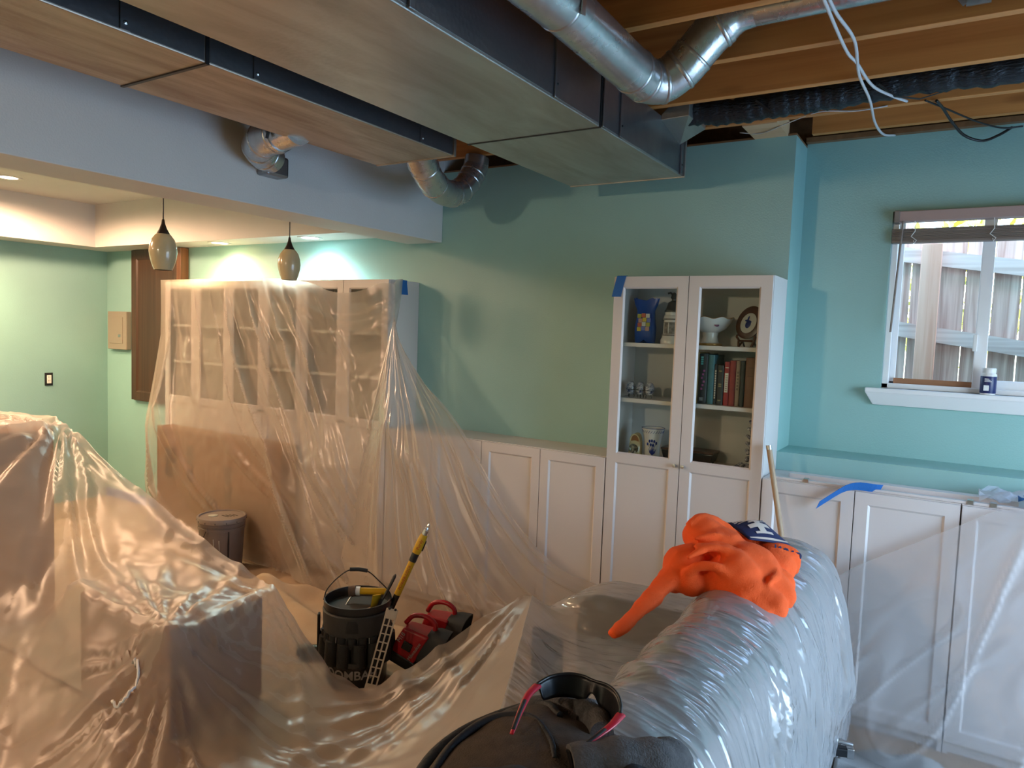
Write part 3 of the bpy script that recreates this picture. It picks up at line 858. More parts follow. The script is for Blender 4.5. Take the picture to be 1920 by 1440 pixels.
# ------------------------------------------------------------------ things inside the uncovered bookcase
M['porcelain'] = mat('white_porcelain', (0.72, 0.70, 0.66), 0.18, coat=0.5)
M['delft'] = mat('blue_and_white_glaze', (0.012, 0.02, 0.10), 0.2, col2=(0.62, 0.61, 0.60), vscale=75, detail=3, distort=1.2, coat=0.5)
M['delft_blue'] = mat('cobalt_glaze', (0.015, 0.03, 0.20), 0.25)
M['cream'] = mat('cream_glaze', (0.62, 0.52, 0.30), 0.25, coat=0.5)
M['pewter'] = mat('dark_pewter', (0.10, 0.10, 0.09), 0.45, 0.7)
M['gold'] = mat('gold_trim', (0.50, 0.27, 0.08), 0.3, 0.6)
M['mahogany'] = wood('mahogany', (0.06, 0.018, 0.008), (0.14, 0.045, 0.018), 'X', 5.0, 0.3)
M['dark_box'] = wood('near_black_wood', (0.012, 0.008, 0.006), (0.035, 0.02, 0.014), 'X', 5.0, 0.3)
zA, zB, zC = SHELVES[2], SHELVES[1], SHELVES[0]

def blue_bag():
    t = thing('foil_bag', 'blue foil snack bag printed with coloured squares on the top shelf', 'bag', (0.125, -0.15, zA))
    m, N, L, b = nodes_of('blue_bag_foil')
    b.inputs['Base Color'].default_value = (0.01, 0.07, 0.38, 1)
    b.inputs['Roughness'].default_value = 0.3
    # a bag with a pinched fan top and two bottom lobes
    rows = [(0.0, 0.056, 0.020), (0.03, 0.058, 0.028), (0.08, 0.060, 0.032), (0.13, 0.052, 0.026), (0.17, 0.050, 0.015), (0.20, 0.064, 0.007), (0.232, 0.072, 0.003)]
    A = []
    n = 24
    for (z, w, d) in rows:
        ring = []
        for j in range(n):
            a = 2 * math.pi * j / n
            x, y = w * math.copysign(abs(math.cos(a)) ** 0.6, math.cos(a)), d * math.sin(a)
            zz = z
            if z == 0.0:
                zz = 0.018 * max(0, 1 - abs(x) / 0.018)
            if z > 0.19:
                zz = z - 0.018 * max(0, 1 - abs(x + 0.018) / 0.03) + (0.008 if j % 2 else 0)
            ring.append((x, y, zz))
        A.append(ring)
    g = MB()
    g.add([p for r_ in A for p in r_], [(i * n + j, i * n + (j + 1) % n, (i + 1) * n + (j + 1) % n, (i + 1) * n + j) for i in range(len(rows) - 1) for j in range(n)] + [tuple(reversed(range(n)))])
    g.build('foil_pouch', m, t, smooth='auto')
    cols = [(0.6, 0.10, 0.04), (0.75, 0.55, 0.04), (0.7, 0.68, 0.62), (0.15, 0.18, 0.55), (0.45, 0.42, 0.05), (0.55, 0.30, 0.24)]
    for i in range(3):
        for j in range(4):
            c = cols[(i * 2 + j * 5 + 1) % 6]
            k = 'square%d' % ((i * 2 + j * 5 + 1) % 6)
            if k not in M:
                M[k] = mat('printed_' + k, c, 0.35)
            x, z = -0.034 + i * 0.023 + 0.003 * ((j * 7) % 3), 0.062 + j * 0.023 + 0.002 * ((i * 5) % 3)
            MB().box(x, x + 0.021, -0.0345, -0.0295, z, z + 0.021).build('printed_square', M[k], t)
blue_bag()

st_ = thing('beer_stein', 'grey and white stoneware beer stein with a dark pewter lid', 'stein', (0.275, -0.15, zA))
MB().lathe([(0.060, 0.0), (0.061, 0.02), (0.055, 0.03), (0.052, 0.045), (0.049, 0.05), (0.047, 0.125), (0.050, 0.13), (0.047, 0.145), (0.043, 0.15), (0.043, 0.165), (0.0, 0.165)], 32).build('stein_body', M['porcelain'], st_, smooth='auto')
M['stone_grey'] = mat('grey_relief_glaze', (0.10, 0.095, 0.085), 0.4, col2=(0.30, 0.28, 0.25), vscale=45)
MB().lathe([(0.0485, 0.052), (0.0492, 0.053), (0.0478, 0.112), (0.047, 0.113)], 32).build('relief_band', M['stone_grey'], st_, smooth='auto')
for z in (0.027, 0.046, 0.128):
    MB().lathe([(0.0535, z - 0.003), (0.056, z), (0.0535, z + 0.003)], 32).build('band_ring', M['stone_grey'], st_, smooth='auto')
for a in (3.9, 4.6, 5.3):
    MB().tube([(0.0488 * math.cos(a), 0.0488 * math.sin(a), 0.055), (0.0485 * math.cos(a), 0.0485 * math.sin(a), 0.11)], 0.0022, 6).build('relief_column', M['porcelain'], st_)
MB().lathe([(0.046, 0.164), (0.046, 0.172), (0.040, 0.18), (0.033, 0.20), (0.028, 0.215), (0.012, 0.225), (0.012, 0.232), (0.018, 0.24), (0.014, 0.255), (0.006, 0.265), (0.0, 0.268)], 28).build('pewter_lid', M['pewter'], st_, smooth='auto')
MB().tube([(-0.01, 0, 0.256), (-0.022, 0, 0.266), (-0.034, 0, 0.262)], 0.005, 8).build('thumb_lever', M['pewter'], st_)
P = spline([(0.045, 0, 0.13), (0.075, 0.0, 0.125), (0.085, 0.0, 0.09), (0.07, 0.0, 0.05), (0.05, 0.0, 0.04)], 14)
MB().tube(P.tolist(), 0.007, 8).build('handle', M['porcelain'], st_, smooth=True)

cp = thing('compote_bowl', 'white footed porcelain bowl with scalloped gilt rim on the top shelf', 'bowl', (0.475, -0.155, zA))
prof = [(0.058, 0.0), (0.060, 0.008), (0.044, 0.018), (0.036, 0.045), (0.040, 0.062), (0.040, 0.066), (0.075, 0.085), (0.098, 0.115), (0.112, 0.138), (0.109, 0.138), (0.094, 0.116), (0.072, 0.09), (0.0, 0.078)]
g = MB().lathe(prof, 48)
g.v = [(p[0], p[1], p[2] + (0.005 * math.cos(8 * math.atan2(p[1], p[0])) if p[2] > 0.13 else 0)) for p in g.v]
g.build('bowl_body', M['porcelain'], cp, smooth='auto')
MB().lathe([(0.0595, 0.0), (0.0615, 0.004), (0.0615, 0.009), (0.057, 0.013)], 40).build('foot_ring', M['gold'], cp, smooth='auto')
g = MB().tube([(0.1115 * math.cos(a), 0.1115 * math.sin(a), 0.139 + 0.005 * math.cos(8 * a)) for a in np.linspace(0, 2 * math.pi, 65)], 0.0016, 6, caps=False)
g.build('gilt_rim', M['gold'], cp)
M['rose'] = mat('rose_print', (0.35, 0.06, 0.08), 0.4, col2=(0.06, 0.08, 0.16), vscale=160)
MB().lathe([(0.0, 0.0), (0.008, 0.0002), (0.012, 0.0)], 10).move(frame_matrix((0.052, -0.0745, 0.104), (0.82, 0.57, 0), (-0.3, 0.45, 0.84))).build('flower_print', M['rose'], cp)

pl = thing('plaque_on_stand', 'dark wood oval plaque with a blue vase medallion on a carved stand', 'plaque', (0.655, -0.12, zA))
def disc(rx, rz, d, m, name, root, c, tilt, prof=None):
    pr = prof or [(0.0, 0.0), (0.9, 0.0), (1.0, 0.25), (1.0, 0.75), (0.9, 1.0), (0.0, 1.0)]
    g = MB().lathe([(r_, h * d) for r_, h in pr], 40)
    g.v = [(p[0] * rx, p[1] * rz, p[2]) for p in g.v]
    # disc faces -y, leaning
    Mx = Matrix.Translation(c) @ Matrix.Rotation(R(-14), 4, 'Z') @ Matrix.Rotation(R(90 - tilt), 4, 'X') @ Matrix.Rotation(R(-14), 4, 'Z')
    return g.move(Mx).build(name, m, root, smooth='auto')
disc(0.068, 0.085, 0.014, M['mahogany'], 'oval_board', pl, (0.005, 0.005, 0.12), 14)
disc(0.040, 0.052, 0.004, M['porcelain'], 'medallion', pl, (0.001, -0.012, 0.118), 14)
disc(0.014, 0.020, 0.003, M['delft_blue'], 'vase_motif', pl, (0.0, -0.0155, 0.112), 14)
disc(0.018, 0.006, 0.003, M['delft_blue'], 'vase_motif', pl, (0.0, -0.0152, 0.128), 14)
disc(0.004, 0.014, 0.003, M['delft_blue'], 'vase_motif', pl, (0.0, -0.0142, 0.140), 14)
for s in (-1, 1):
    MB().tube([(0.03 * s, -0.055, 0.0), (0.035 * s, -0.045, 0.02), (0.037 * s, -0.035, 0.035), (0.045 * s, -0.045, 0.05), (0.04 * s, -0.05, 0.058)], 0.006, 8).build('stand_arm', M['mahogany'], pl, smooth=True)
    MB().tube([(0.03 * s, -0.05, 0.004), (0.025 * s, 0.0, 0.03), (0.03 * s, 0.05, 0.004)], 0.005, 8).build('stand_foot', M['mahogany'], pl, smooth=True)
MB().tube([(-0.035, -0.037, 0.03), (0.035, -0.037, 0.03)], 0.005, 8).build('stand_bar', M['mahogany'], pl)

for k, (x, y) in enumerate(((0.078, -0.195), (0.135, -0.20), (0.190, -0.21))):
    t = thing('porcelain_egg', ('blue and white porcelain egg nearest the cabinet side, on little feet', 'blue and white porcelain egg standing between two others', 'blue and white porcelain egg nearest the middle of the bookcase')[k], 'ornament', (x, y, zB), 0.4 * k, 'porcelain eggs on the middle shelf')
    MB().lathe([(0.0, 0.018), (0.014, 0.020), (0.022, 0.032), (0.0245, 0.042)], 24).build('egg_base', M['delft'], t, smooth='auto')
    MB().lathe([(0.0245, 0.045), (0.0245, 0.055), (0.021, 0.070), (0.013, 0.082), (0.0, 0.086)], 24).build('egg_lid', M['delft'], t, smooth='auto')
    MB().lathe([(0.0243, 0.0415), (0.0258, 0.043), (0.0258, 0.0445), (0.0243, 0.046)], 24).build('hinge_band', M['pewter'], t, smooth='auto')
    for j in range(3):
        a = j * 2.094 + 0.5
        MB().tube([(0.012 * math.cos(a), 0.012 * math.sin(a), 0.022), (0.019 * math.cos(a), 0.019 * math.sin(a), 0.012), (0.018 * math.cos(a), 0.018 * math.sin(a), 0.001)], 0.002, 6).build('foot', M['pewter'], t)

BOOKS = [  # x0, x1, height, colour, spine decoration, label
    (0.426, 0.449, 0.255, (0.36, 0.22, 0.08), 'plain', 'slim tan book beside the thick black one with teal print'),
    (0.450, 0.494, 0.250, (0.018, 0.022, 0.028), 'teal', 'thick black book with teal and purple spine print'),
    (0.495, 0.527, 0.246, (0.045, 0.15, 0.17), 'plain', 'tall teal book beside the thick black one'),
    (0.528, 0.541, 0.200, (0.015, 0.014, 0.013), 'cream', 'slim black book with cream lettering down its spine'),
    (0.543, 0.575, 0.196, (0.025, 0.024, 0.022), 'gold', 'short black book with dull gold marks'),
    (0.577, 0.602, 0.215, (0.30, 0.018, 0.018), 'label', 'red book with a cream spine label'),
    (0.603, 0.632, 0.222, (0.27, 0.03, 0.026), 'plain', 'plain dark red book beside the grey one'),
    (0.633, 0.654, 0.222, (0.30, 0.22, 0.16), 'grey', 'greyish tan cloth book between red and black'),
    (0.655, 0.676, 0.222, (0.02, 0.026, 0.028), 'plain', 'plain black book beside the brown one'),
    (0.678, 0.728, 0.240, (0.17, 0.075, 0.035), 'brown', 'thick plain brown book beside a black one')]
M['page'] = mat('book_pages', (0.60, 0.53, 0.42), 0.8)
for i, (x0, x1, h, c, deco, lab) in enumerate(BOOKS):
    t = thing('book', lab, 'book', ((x0 + x1) / 2, -0.15, zB), 0, 'books on the middle shelf')
    w = (x1 - x0) / 2 - 0.0006
    bm_ = mat('book_cloth', c, 0.55, var=0.12, vscale=30)
    f = MB().box(-w, -w + 0.002, -0.075, 0.09, 0, h).box(w - 0.002, w, -0.075, 0.09, 0, h)
    f.lathe([(w, 0.0), (w, h)], 14, (0, -0.075, 0), sy=0.35)
    f.build('cover', bm_, t, smooth='auto')
    MB().box(-w + 0.002, w - 0.002, -0.073, 0.086, 0.003, h - 0.004).build('pages', M['page'], t)
    yf = -0.075 - w * 0.35
    def spine(name, x_a, x_b, z_a, z_b, col):
        k = 'spine_%d_%d_%d' % tuple(int(v * 99) for v in col)
        if k not in M:
            M[k] = mat(k, col, 0.5)
        MB().box(x_a, x_b, yf - 0.0008, yf + 0.004, z_a, z_b).build(name, M[k], t)
    if deco == 'teal':
        for k in range(4):
            spine('spine_print', -0.012, 0.0, 0.195 + k * 0.011, 0.203 + k * 0.011, (0.10, 0.42, 0.40))
        for k in range(6):
            spine('spine_print', -0.008 + (k % 3) * 0.005, 0.001 + (k % 3) * 0.005, 0.07 + k * 0.018, 0.08 + k * 0.018, (0.30, 0.06, 0.22))
        for k in range(3):
            spine('spine_print', -0.012, 0.006, 0.016 + k * 0.006, 0.019 + k * 0.006, (0.35, 0.4, 0.4))
    if deco == 'cream':
        for k in range(12):
            spine('spine_print', -0.003, 0.003, 0.03 + k * 0.012, 0.039 + k * 0.012, (0.55, 0.48, 0.36))
    if deco == 'gold':
        for z in (0.02, 0.09, 0.10, 0.165):
            spine('spine_print', -0.007, 0.007, z, z + 0.006, (0.22, 0.18, 0.07))
    if deco == 'label':
        spine('spine_label', -0.008, 0.008, 0.065, 0.160, (0.72, 0.66, 0.52))
        for k in range(8):
            spine('spine_print', -0.005, 0.006, 0.0715 + k * 0.0105, 0.0755 + k * 0.0105, (0.25, 0.05, 0.04))
        spine('spine_print', -0.008, 0.008, 0.185, 0.188, (0.72, 0.66, 0.52))
    if deco == 'grey':
        for k in range(6):
            spine('spine_print', -0.004, 0.004, 0.08 + k * 0.016, 0.09 + k * 0.016, (0.14, 0.10, 0.07))
    if deco == 'brown':
        spine('spine_print', -0.012, 0.012, 0.15, 0.153, (0.08, 0.03, 0.015))
        spine('spine_print', -0.012, 0.012, 0.19, 0.193, (0.08, 0.03, 0.015))

# wooden-shoe ornament, tulip vase, music box, string of little clogs
sh = thing('pottery_clog', 'cream pottery clog with a dark windmill picture, toe down on the lower shelf', 'clog', (0.122, -0.20, zC))
rows = [(0.0, 0.034, 0.022, 0.0), (0.015, 0.038, 0.028, -0.002), (0.04, 0.036, 0.030, -0.002), (0.07, 0.036, 0.028, 0.002), (0.088, 0.034, 0.024, 0.006), (0.11, 0.027, 0.016, 0.016), (0.126, 0.018, 0.010, 0.022), (0.132, 0.006, 0.004, 0.026)]
g = MB()
n = 24
g.add([(w * math.cos(2 * math.pi * j / n), oy + d * math.sin(2 * math.pi * j / n), z) for z, w, d, oy in rows for j in range(n)],
      [(i * n + j, i * n + (j + 1) % n, (i + 1) * n + (j + 1) % n, (i + 1) * n + j) for i in range(len(rows) - 1) for j in range(n)] + [tuple(reversed(range(n))), tuple((len(rows) - 1) * n + j for j in range(n))])
g.build('clog_body', M['cream'], sh, smooth=True)
M['clog_hole'] = mat('orange_glaze_inside', (0.26, 0.10, 0.03), 0.5)
P = [(0.026 * math.cos(a), 0.0 - 0.012 - 0.003 * math.sin(a), 0.090 + 0.036 * max(0, math.sin(a))) for a in np.linspace(-0.1, math.pi + 0.1, 22)]
MB().tube(P, 0.004, 8).build('clog_rim', M['cream'], sh, smooth=True)
g = MB().add([(0, -0.0135, 0.092)] + [(0.024 * math.cos(a), -0.0135, 0.090 + 0.033 * math.sin(a)) for a in np.linspace(0, math.pi, 16)], [(0, i, i + 1) for i in range(1, 16)])
g.build('clog_opening', M['clog_hole'], sh)
M['windmill'] = mat('windmill_print', (0.02, 0.03, 0.035), 0.35, col2=(0.45, 0.42, 0.30), vscale=70)
g = MB().lathe([(0.0, 0.0), (0.024, 0.0), (0.026, 0.001)], 28)
g.v = [(p[0], p[1], p[2] + 0.0015 - 14.0 * p[0] * p[0]) for p in g.v]
g.move(frame_matrix((0, -0.0318, 0.052), (1, 0, 0), (0, 0.04, 1))).build('windmill_picture', M['windmill'], sh, smooth=True)
g = MB().add([(-0.008, -0.0275, 0.006), (0.008, -0.0275, 0.006), (0, -0.0305, 0.02)], [(0, 1, 2)])
g.build('toe_mark', M['clog_hole'], sh)

va = thing('tulip_vase', 'flared white vase with painted blue tulips on the lower shelf', 'vase', (0.218, -0.205, zC))
MB().lathe([(0.0, 0.002), (0.036, 0.0), (0.039, 0.004), (0.039, 0.07), (0.044, 0.11), (0.052, 0.145), (0.060, 0.170), (0.058, 0.170), (0.050, 0.145), (0.040, 0.11), (0.036, 0.06), (0.0, 0.01)], 36).build('vase_body', M['porcelain'], va, smooth='auto')
MB().tube([(0.0595 * math.cos(a), 0.0595 * math.sin(a), 0.1705) for a in np.linspace(0, 2 * math.pi, 41)], 0.0014, 6, caps=False).build('rim_line', M['delft_blue'], va)
MB().tube([(0.0385 * math.cos(a), 0.0385 * math.sin(a), 0.003) for a in np.linspace(0, 2 * math.pi, 41)], 0.0014, 6, caps=False).build('foot_line', M['delft_blue'], va)
def on_vase(a, z):
    r = np.interp(z, [0.004, 0.07, 0.11, 0.145, 0.17], [0.039, 0.039, 0.044, 0.052, 0.06]) + 0.0004
    return (r * math.cos(a), r * math.sin(a), z)
A0 = -math.pi / 2 + 0.35
for k, (da, zt) in enumerate(((-0.62, 0.088), (-0.36, 0.104), (-0.08, 0.106), (0.20, 0.104), (0.46, 0.094), (-0.22, 0.085), (0.10, 0.083))):
    MB().tube([on_vase(A0 + da * u * u ** 0.3, 0.035 + (zt - 0.035) * u) for u in np.linspace(0, 1, 8)], 0.0011, 5).build('tulip_stem', M['delft_blue'], va)
    c = on_vase(A0 + da, zt)
    MB().lathe([(0.0, -0.008), (0.0045, -0.005), (0.0055, 0.002), (0.003, 0.008), (0.0, 0.006)], 10, c).build('tulip_head', M['delft_blue'], va, smooth=True)
for da in (-0.5, -0.3, 0.3, 0.5, -0.12, 0.12):
    MB().tube([on_vase(A0, 0.03), on_vase(A0 + da * 0.6, 0.045), on_vase(A0 + da, 0.066)], [0.001, 0.003, 0.0006], 6).build('tulip_leaf', M['delft_blue'], va)
for k in range(26):
    a = 2 * math.pi * k / 26
    MB().tube([on_vase(a, 0.146), on_vase(a + 0.1, 0.152), on_vase(a + 0.16, 0.159)], 0.0011, 5).build('rim_mark', M['delft_blue'], va)

mu = thing('music_box', 'low dark wooden box with a reddish lid on small feet, lower shelf', 'box', (0.39, -0.115, zC))
MB().hexa([(-0.125, -0.05, 0.012), (0.125, -0.05, 0.012), (0.125, 0.05, 0.012), (-0.125, 0.05, 0.012)], [(-0.137, -0.058, 0.058), (0.137, -0.058, 0.058), (0.137, 0.058, 0.058), (-0.137, 0.058, 0.058)]).build('box_body', M['dark_box'], mu, bevel=0.004)
MB().box(-0.139, 0.139, -0.06, 0.06, 0.058, 0.070).build('box_lid', M['mahogany'], mu, bevel=0.004)
for sx in (-1, 1):
    for sy in (-1, 1):
        MB().lathe([(0.004, 0.0), (0.007, 0.004), (0.006, 0.014)], 10, (0.11 * sx, 0.04 * sy, 0)).build('box_foot', M['dark_box'], mu)

dl = thing('clog_string', 'string of little blue and white pottery clogs hanging in the bookcase corner', 'ornament', (0.700, -0.21, zC))
MB().tube([(0.018, 0.0, 0.04), (0.014, 0.0, 0.15), (0.020, 0.0, 0.30)], 0.0012, 5).build('string', M['black'], dl)
def clog(c, s, rz):
    g = MB().lathe([(0.0, -1.0), (0.35, -0.95), (0.55, -0.5), (0.5, 0.1), (0.55, 0.6), (0.4, 0.95), (0.0, 1.0)], 16, axis='Y')
    g.v = [(p[0], p[1], p[2] * 0.8 + (0.35 if p[1] < -0.7 else 0)) for p in g.v]
    g.move(Matrix.Translation(c) @ Matrix.Rotation(rz, 4, 'Z') @ Matrix.Rotation(0.5, 4, 'X') @ Matrix.Scale(s, 4)).build('little_clog', M['delft'], dl, smooth=True)
clog((-0.035, -0.01, 0.022), 0.034, -0.9)
clog((0.012, 0.0, 0.020), 0.032, 0.5)
for k in range(6):
    clog((0.006 + 0.003 * k, 0.004 * (-1) ** k, 0.065 + 0.036 * k), 0.021, 0.6 * k)

# ------------------------------------------------------------------ cardboard carton behind the plastic
M['card'] = mat('brown_cardboard', (0.34, 0.175, 0.075), 0.8, var=0.12, vscale=6, bump=0.15, bscale=120, stretch=(1, 1, 6))
M['card_dark'] = mat('cardboard_print', (0.015, 0.008, 0.004), 0.8)
cb = thing('cardboard_carton', 'big flat brown shipping carton standing behind the plastic curtain', 'box', (-3.2, -0.40, 0.0))
MB().box(-3.82, -2.36, -0.452, -0.315, 0.012, 0.872).build('carton', M['card'], cb, world=True, bevel=0.006)
MB().box(-2.359, -2.353, -0.455, -0.325, 0.02, 0.86).build('carton_flap', M['card'], cb, world=True)
for s, x, z, sz in (('FRAGILE', -3.68, 0.60, 0.058), ('DO NOT', -3.63, 0.60, 0.058), ('LAY FLAT', -3.58, 0.60, 0.058), ('GLASS', -3.38, 0.62, 0.10), ('GLASS', -2.92, 0.52, 0.10)):
    g = text_mb(s, sz, bold=0.0022)
    g.move(frame_matrix((x, -0.4545, z), (0, 0, 1), (-1, 0, 0)))
    g.build('stencil_lettering', M['card_dark'], cb, world=True)
for k in range(3):
    MB().bar((-3.18 + 0.05 * k, -0.4535, 0.40), (-3.14 + 0.05 * k, -0.4535, 0.30), 0.002, 0.012, (0, 1, 0)).build('stencil_mark', M['card_dark'], cb, world=True)

# ------------------------------------------------------------------ grey paint bucket
M['grey_pail'] = mat('grey_pail_plastic', (0.165, 0.13, 0.112), 0.38, var=0.08, vscale=9)
M['pail_lid'] = mat('grey_lid_plastic', (0.24, 0.19, 0.16), 0.42, var=0.08, vscale=9)
M['drip'] = mat('dried_paint', (0.42, 0.40, 0.33), 0.5)
gp = thing('paint_bucket', 'grey five gallon paint bucket with a lid in front of the carton', 'bucket', (-2.69, -0.675, 0.012))
MB().lathe([(0.0, 0.0), (0.128, 0.0), (0.133, 0.006), (0.148, 0.285), (0.154, 0.287), (0.154, 0.303), (0.149, 0.305), (0.149, 0.318), (0.155, 0.320), (0.155, 0.334), (0.150, 0.336), (0.150, 0.352)], 44).build('bucket_body', M['grey_pail'], gp, smooth='auto')
MB().lathe([(0.152, 0.336), (0.160, 0.338), (0.161, 0.366), (0.158, 0.371), (0.148, 0.371), (0.145, 0.362), (0.0, 0.361)], 44).build('bucket_lid', M['pail_lid'], gp, smooth='auto')
MB().lathe([(0.0, 0.3625), (0.032, 0.3625), (0.032, 0.3655), (0.0, 0.3655)], 24, (-0.055, -0.03, 0)).build('pour_cap', M['drip'], gp)
for k in range(4):
    MB().box(-0.02 + k * 0.012, 0.05 + k * 0.006, 0.012 + k * 0.02, 0.020 + k * 0.02, 0.3612, 0.3625).build('lid_lettering', M['card_dark'], gp)
for k in range(14):
    a = 2 * math.pi * k / 14
    MB().bar((0.1605 * math.cos(a), 0.1605 * math.sin(a), 0.342), (0.1605 * math.cos(a), 0.1605 * math.sin(a), 0.352), 0.003, 0.004).build('lid_slot', M['black'], gp)
hp = [(0.045, -0.155, 0.295), (0.02, -0.158, 0.25), (-0.03, -0.157, 0.205), (-0.10, -0.135, 0.165), (-0.155, -0.06, 0.15), (-0.162, 0.03, 0.17), (-0.12, 0.11, 0.23), (-0.045, 0.155, 0.295)]
MB().tube(spline(hp, 40).tolist(), 0.0025, 7).build('bail_handle', M['black'], gp, smooth=True)
for (hx, hy) in ((0.045, -0.153), (-0.045, 0.153)):
    MB().lathe([(0.0, 0.0), (0.012, 0.0), (0.012, 0.010), (0.0, 0.010)], 14, (0, 0, 0)).move(frame_matrix((hx, hy, 0.298), (0, 0, 1), Vector((0, 0, 1)).cross(Vector((hx, hy, 0))))).build('handle_ear', M['grey_pail'], gp)
for a, z0, z1 in ((-1.35, 0.13, 0.22), (-1.0, 0.10, 0.24), (-0.75, 0.15, 0.23), (-1.9, 0.26, 0.30), (-2.0, 0.29, 0.33)):
    r_ = 0.1405 + 0.002
    MB().tube([((0.134 + z1 * 0.052) * math.cos(a), (0.134 + z1 * 0.052) * math.sin(a), z1), ((0.134 + z0 * 0.052) * math.cos(a + 0.02), (0.134 + z0 * 0.052) * math.sin(a + 0.02), z0)], [0.0035, 0.0015], 6).build('paint_drip', M['drip'], gp)
MB().tube([((0.1345 + 0.052 * z) * math.cos(-0.33), (0.1345 + 0.052 * z) * math.sin(-0.33), z) for z in (0.30, 0.2, 0.1, 0.01)], [0.004, 0.008, 0.006, 0.004], 6, flat=0.3).build('paint_drip', M['black'], gp)

# ------------------------------------------------------------------ black tool bucket and what it carries
BX, BY = -0.825, -1.275
M['pail_black'] = mat('black_pail', (0.014, 0.013, 0.013), 0.35)
M['apron'] = mat('black_nylon', (0.008, 0.008, 0.008), 0.55, bump=0.3, bscale=260)
M['apron_grey'] = mat('charcoal_nylon', (0.032, 0.029, 0.027), 0.65, bump=0.3, bscale=260)
M['brand_grey'] = mat('grey_lettering', (0.30, 0.28, 0.27), 0.5)
tb = thing('tool_bucket', 'black bucket with a pocketed nylon tool apron and wire handle', 'bucket', (BX, BY, 0.012))
HB = 0.40
MB().lathe([(0.0, 0.0), (0.138, 0.0), (0.143, 0.006), (0.153, HB - 0.03), (0.161, HB - 0.028), (0.161, HB), (0.154, HB), (0.147, HB - 0.03), (0.135, 0.012), (0.0, 0.012)], 44).build('bucket_body', M['pail_black'], tb, smooth='auto')
MB().lathe([(0.155, 0.255), (0.160, 0.258), (0.165, HB - 0.045), (0.160, HB - 0.04)], 44).build('apron_band', M['apron_grey'], tb, smooth='auto')
FA = math.atan2(-3.776 - BY, 1.57 - BX)     # towards the viewer's side of the room
def on_b(a, r_, z):
    return (r_ * math.cos(a), r_ * math.sin(a), z)
def pocket(a0, a1, z0, z1, r0, r1, m, name='apron_pocket'):
    n = 9
    A = []
    for z, k in ((z0, 0.6), (z0 + 0.012, 1.0), ((z0 + z1) / 2, 1.0), (z1, 0.85)):
        A.append([on_b(a0 + (a1 - a0) * j / (n - 1), r0 + (r1 - r0) * k * math.sin(math.pi * min(max(j / (n - 1), 0.0), 1)) ** 0.5, z) for j in range(n)])
    top = [on_b(a0 + (a1 - a0) * j / (n - 1), r0 - 0.004, z1) for j in range(n)]
    A.append(top)
    bot = [on_b(a0 + (a1 - a0) * j / (n - 1), r0 - 0.004, z0) for j in range(n)]
    MB().grid(np.array([bot] + A)).build(name, m, tb, smooth='auto')
for k in range(9):
    a0 = FA - 2.0 + k * 0.46
    pocket(a0, a0 + 0.43, 0.115, 0.235, 0.152, 0.185, M['apron'])
for k in range(12):
    a0 = FA - 1.9 + k * 0.32
    pocket(a0, a0 + 0.28, 0.21, 0.262, 0.156, 0.170, M['apron'], 'tool_loop')
    MB().tube([on_b(a0, 0.166, 0.235), on_b(a0, 0.165, 0.26)], 0.0022, 6).build('stitch_tab', M['brand_grey'] if k % 3 == 1 else M['apron_grey'], tb)
pocket(FA - 0.36, FA + 0.06, 0.285, 0.345, 0.160, 0.166, M['apron'], 'front_patch')
pocket(FA - 0.22, FA + 0.14, 0.128, 0.15, 0.178, 0.187, M['apron_grey'], 'pocket_tag')
# strap loops on the apron's side
MB().box(-0.006, 0.006, -0.018, 0.018, 0.14, 0.325).move(Matrix.Rotation(FA - 1.62, 4, 'Z') @ Matrix.Translation((0.182, 0, 0))).build('side_sleeve', M['apron'], tb, bevel=0.004)
g = text_mb('BOOMBAH', 0.060, bold=0.0012)
def wrap(p):
    a = FA - 0.30 + p[0] / 0.147
    r_ = 0.1475 + p[2] + (p[1]) * 0.03
    return (r_ * math.cos(a), r_ * math.sin(a), 0.075 + p[1])
g.v = [wrap(p) for p in g.v]
g.build('lettering', M['brand_grey'], tb)
HA = FA - math.pi / 2 - 0.12
e1, e2 = on_b(HA, 0.163, HB - 0.015), on_b(HA + math.pi, 0.163, HB - 0.015)
bk = np.array([-math.cos(FA), -math.sin(FA), 0])
def hpt(t, up, back):
    p = np.array(e1) * (1 - t) + np.array(e2) * t
    return (p + bk * back + np.array([0, 0, up])).tolist()
hw = [e1, hpt(0.05, 0.05, 0.01), hpt(0.2, 0.10, 0.03), hpt(0.38, 0.135, 0.04), hpt(0.62, 0.13, 0.04), hpt(0.8, 0.085, 0.03), hpt(0.95, 0.04, 0.01), e2]
MB().tube(spline(hw, 40).tolist(), 0.003, 8).build('wire_handle', M['black'], tb, smooth=True)
MB().tube([hpt(0.37, 0.137, 0.04), hpt(0.5, 0.137, 0.042), hpt(0.63, 0.131, 0.04)], 0.0095, 12).build('handle_grip', M['black_rubber'], tb, smooth='auto')

M['yellow'] = mat('yellow_enamel', (0.60, 0.34, 0.012), 0.32)
M['red_print'] = mat('red_lettering', (0.42, 0.04, 0.015), 0.5)
rv = Vector((0.846, 0.532, 0.036))      # along the picture's width, lying level
po = thing('extension_pole', 'yellow telescopic painting pole sticking out of the black bucket', 'pole', (BX + 0.03, BY + 0.02, 0.03))
p0, p1 = Vector((BX + 0.02, BY + 0.02, 0.04)), Vector((-0.585, -1.045, 0.765))
dv = (p1 - p0)
def pp(t):
    return p0 + dv * t
MB().tube([pp(0.0), pp(0.56)], 0.0155, 16).build('outer_tube', M['bronze'], po, world=True, smooth='auto')
MB().tube([pp(0.52), pp(0.76)], 0.0165, 16).build('yellow_tube', M['yellow'], po, world=True, smooth='auto')
MB().tube([pp(0.745), pp(0.805)], 0.0185, 16).build('black_band', M['black'], po, world=True, smooth='auto')
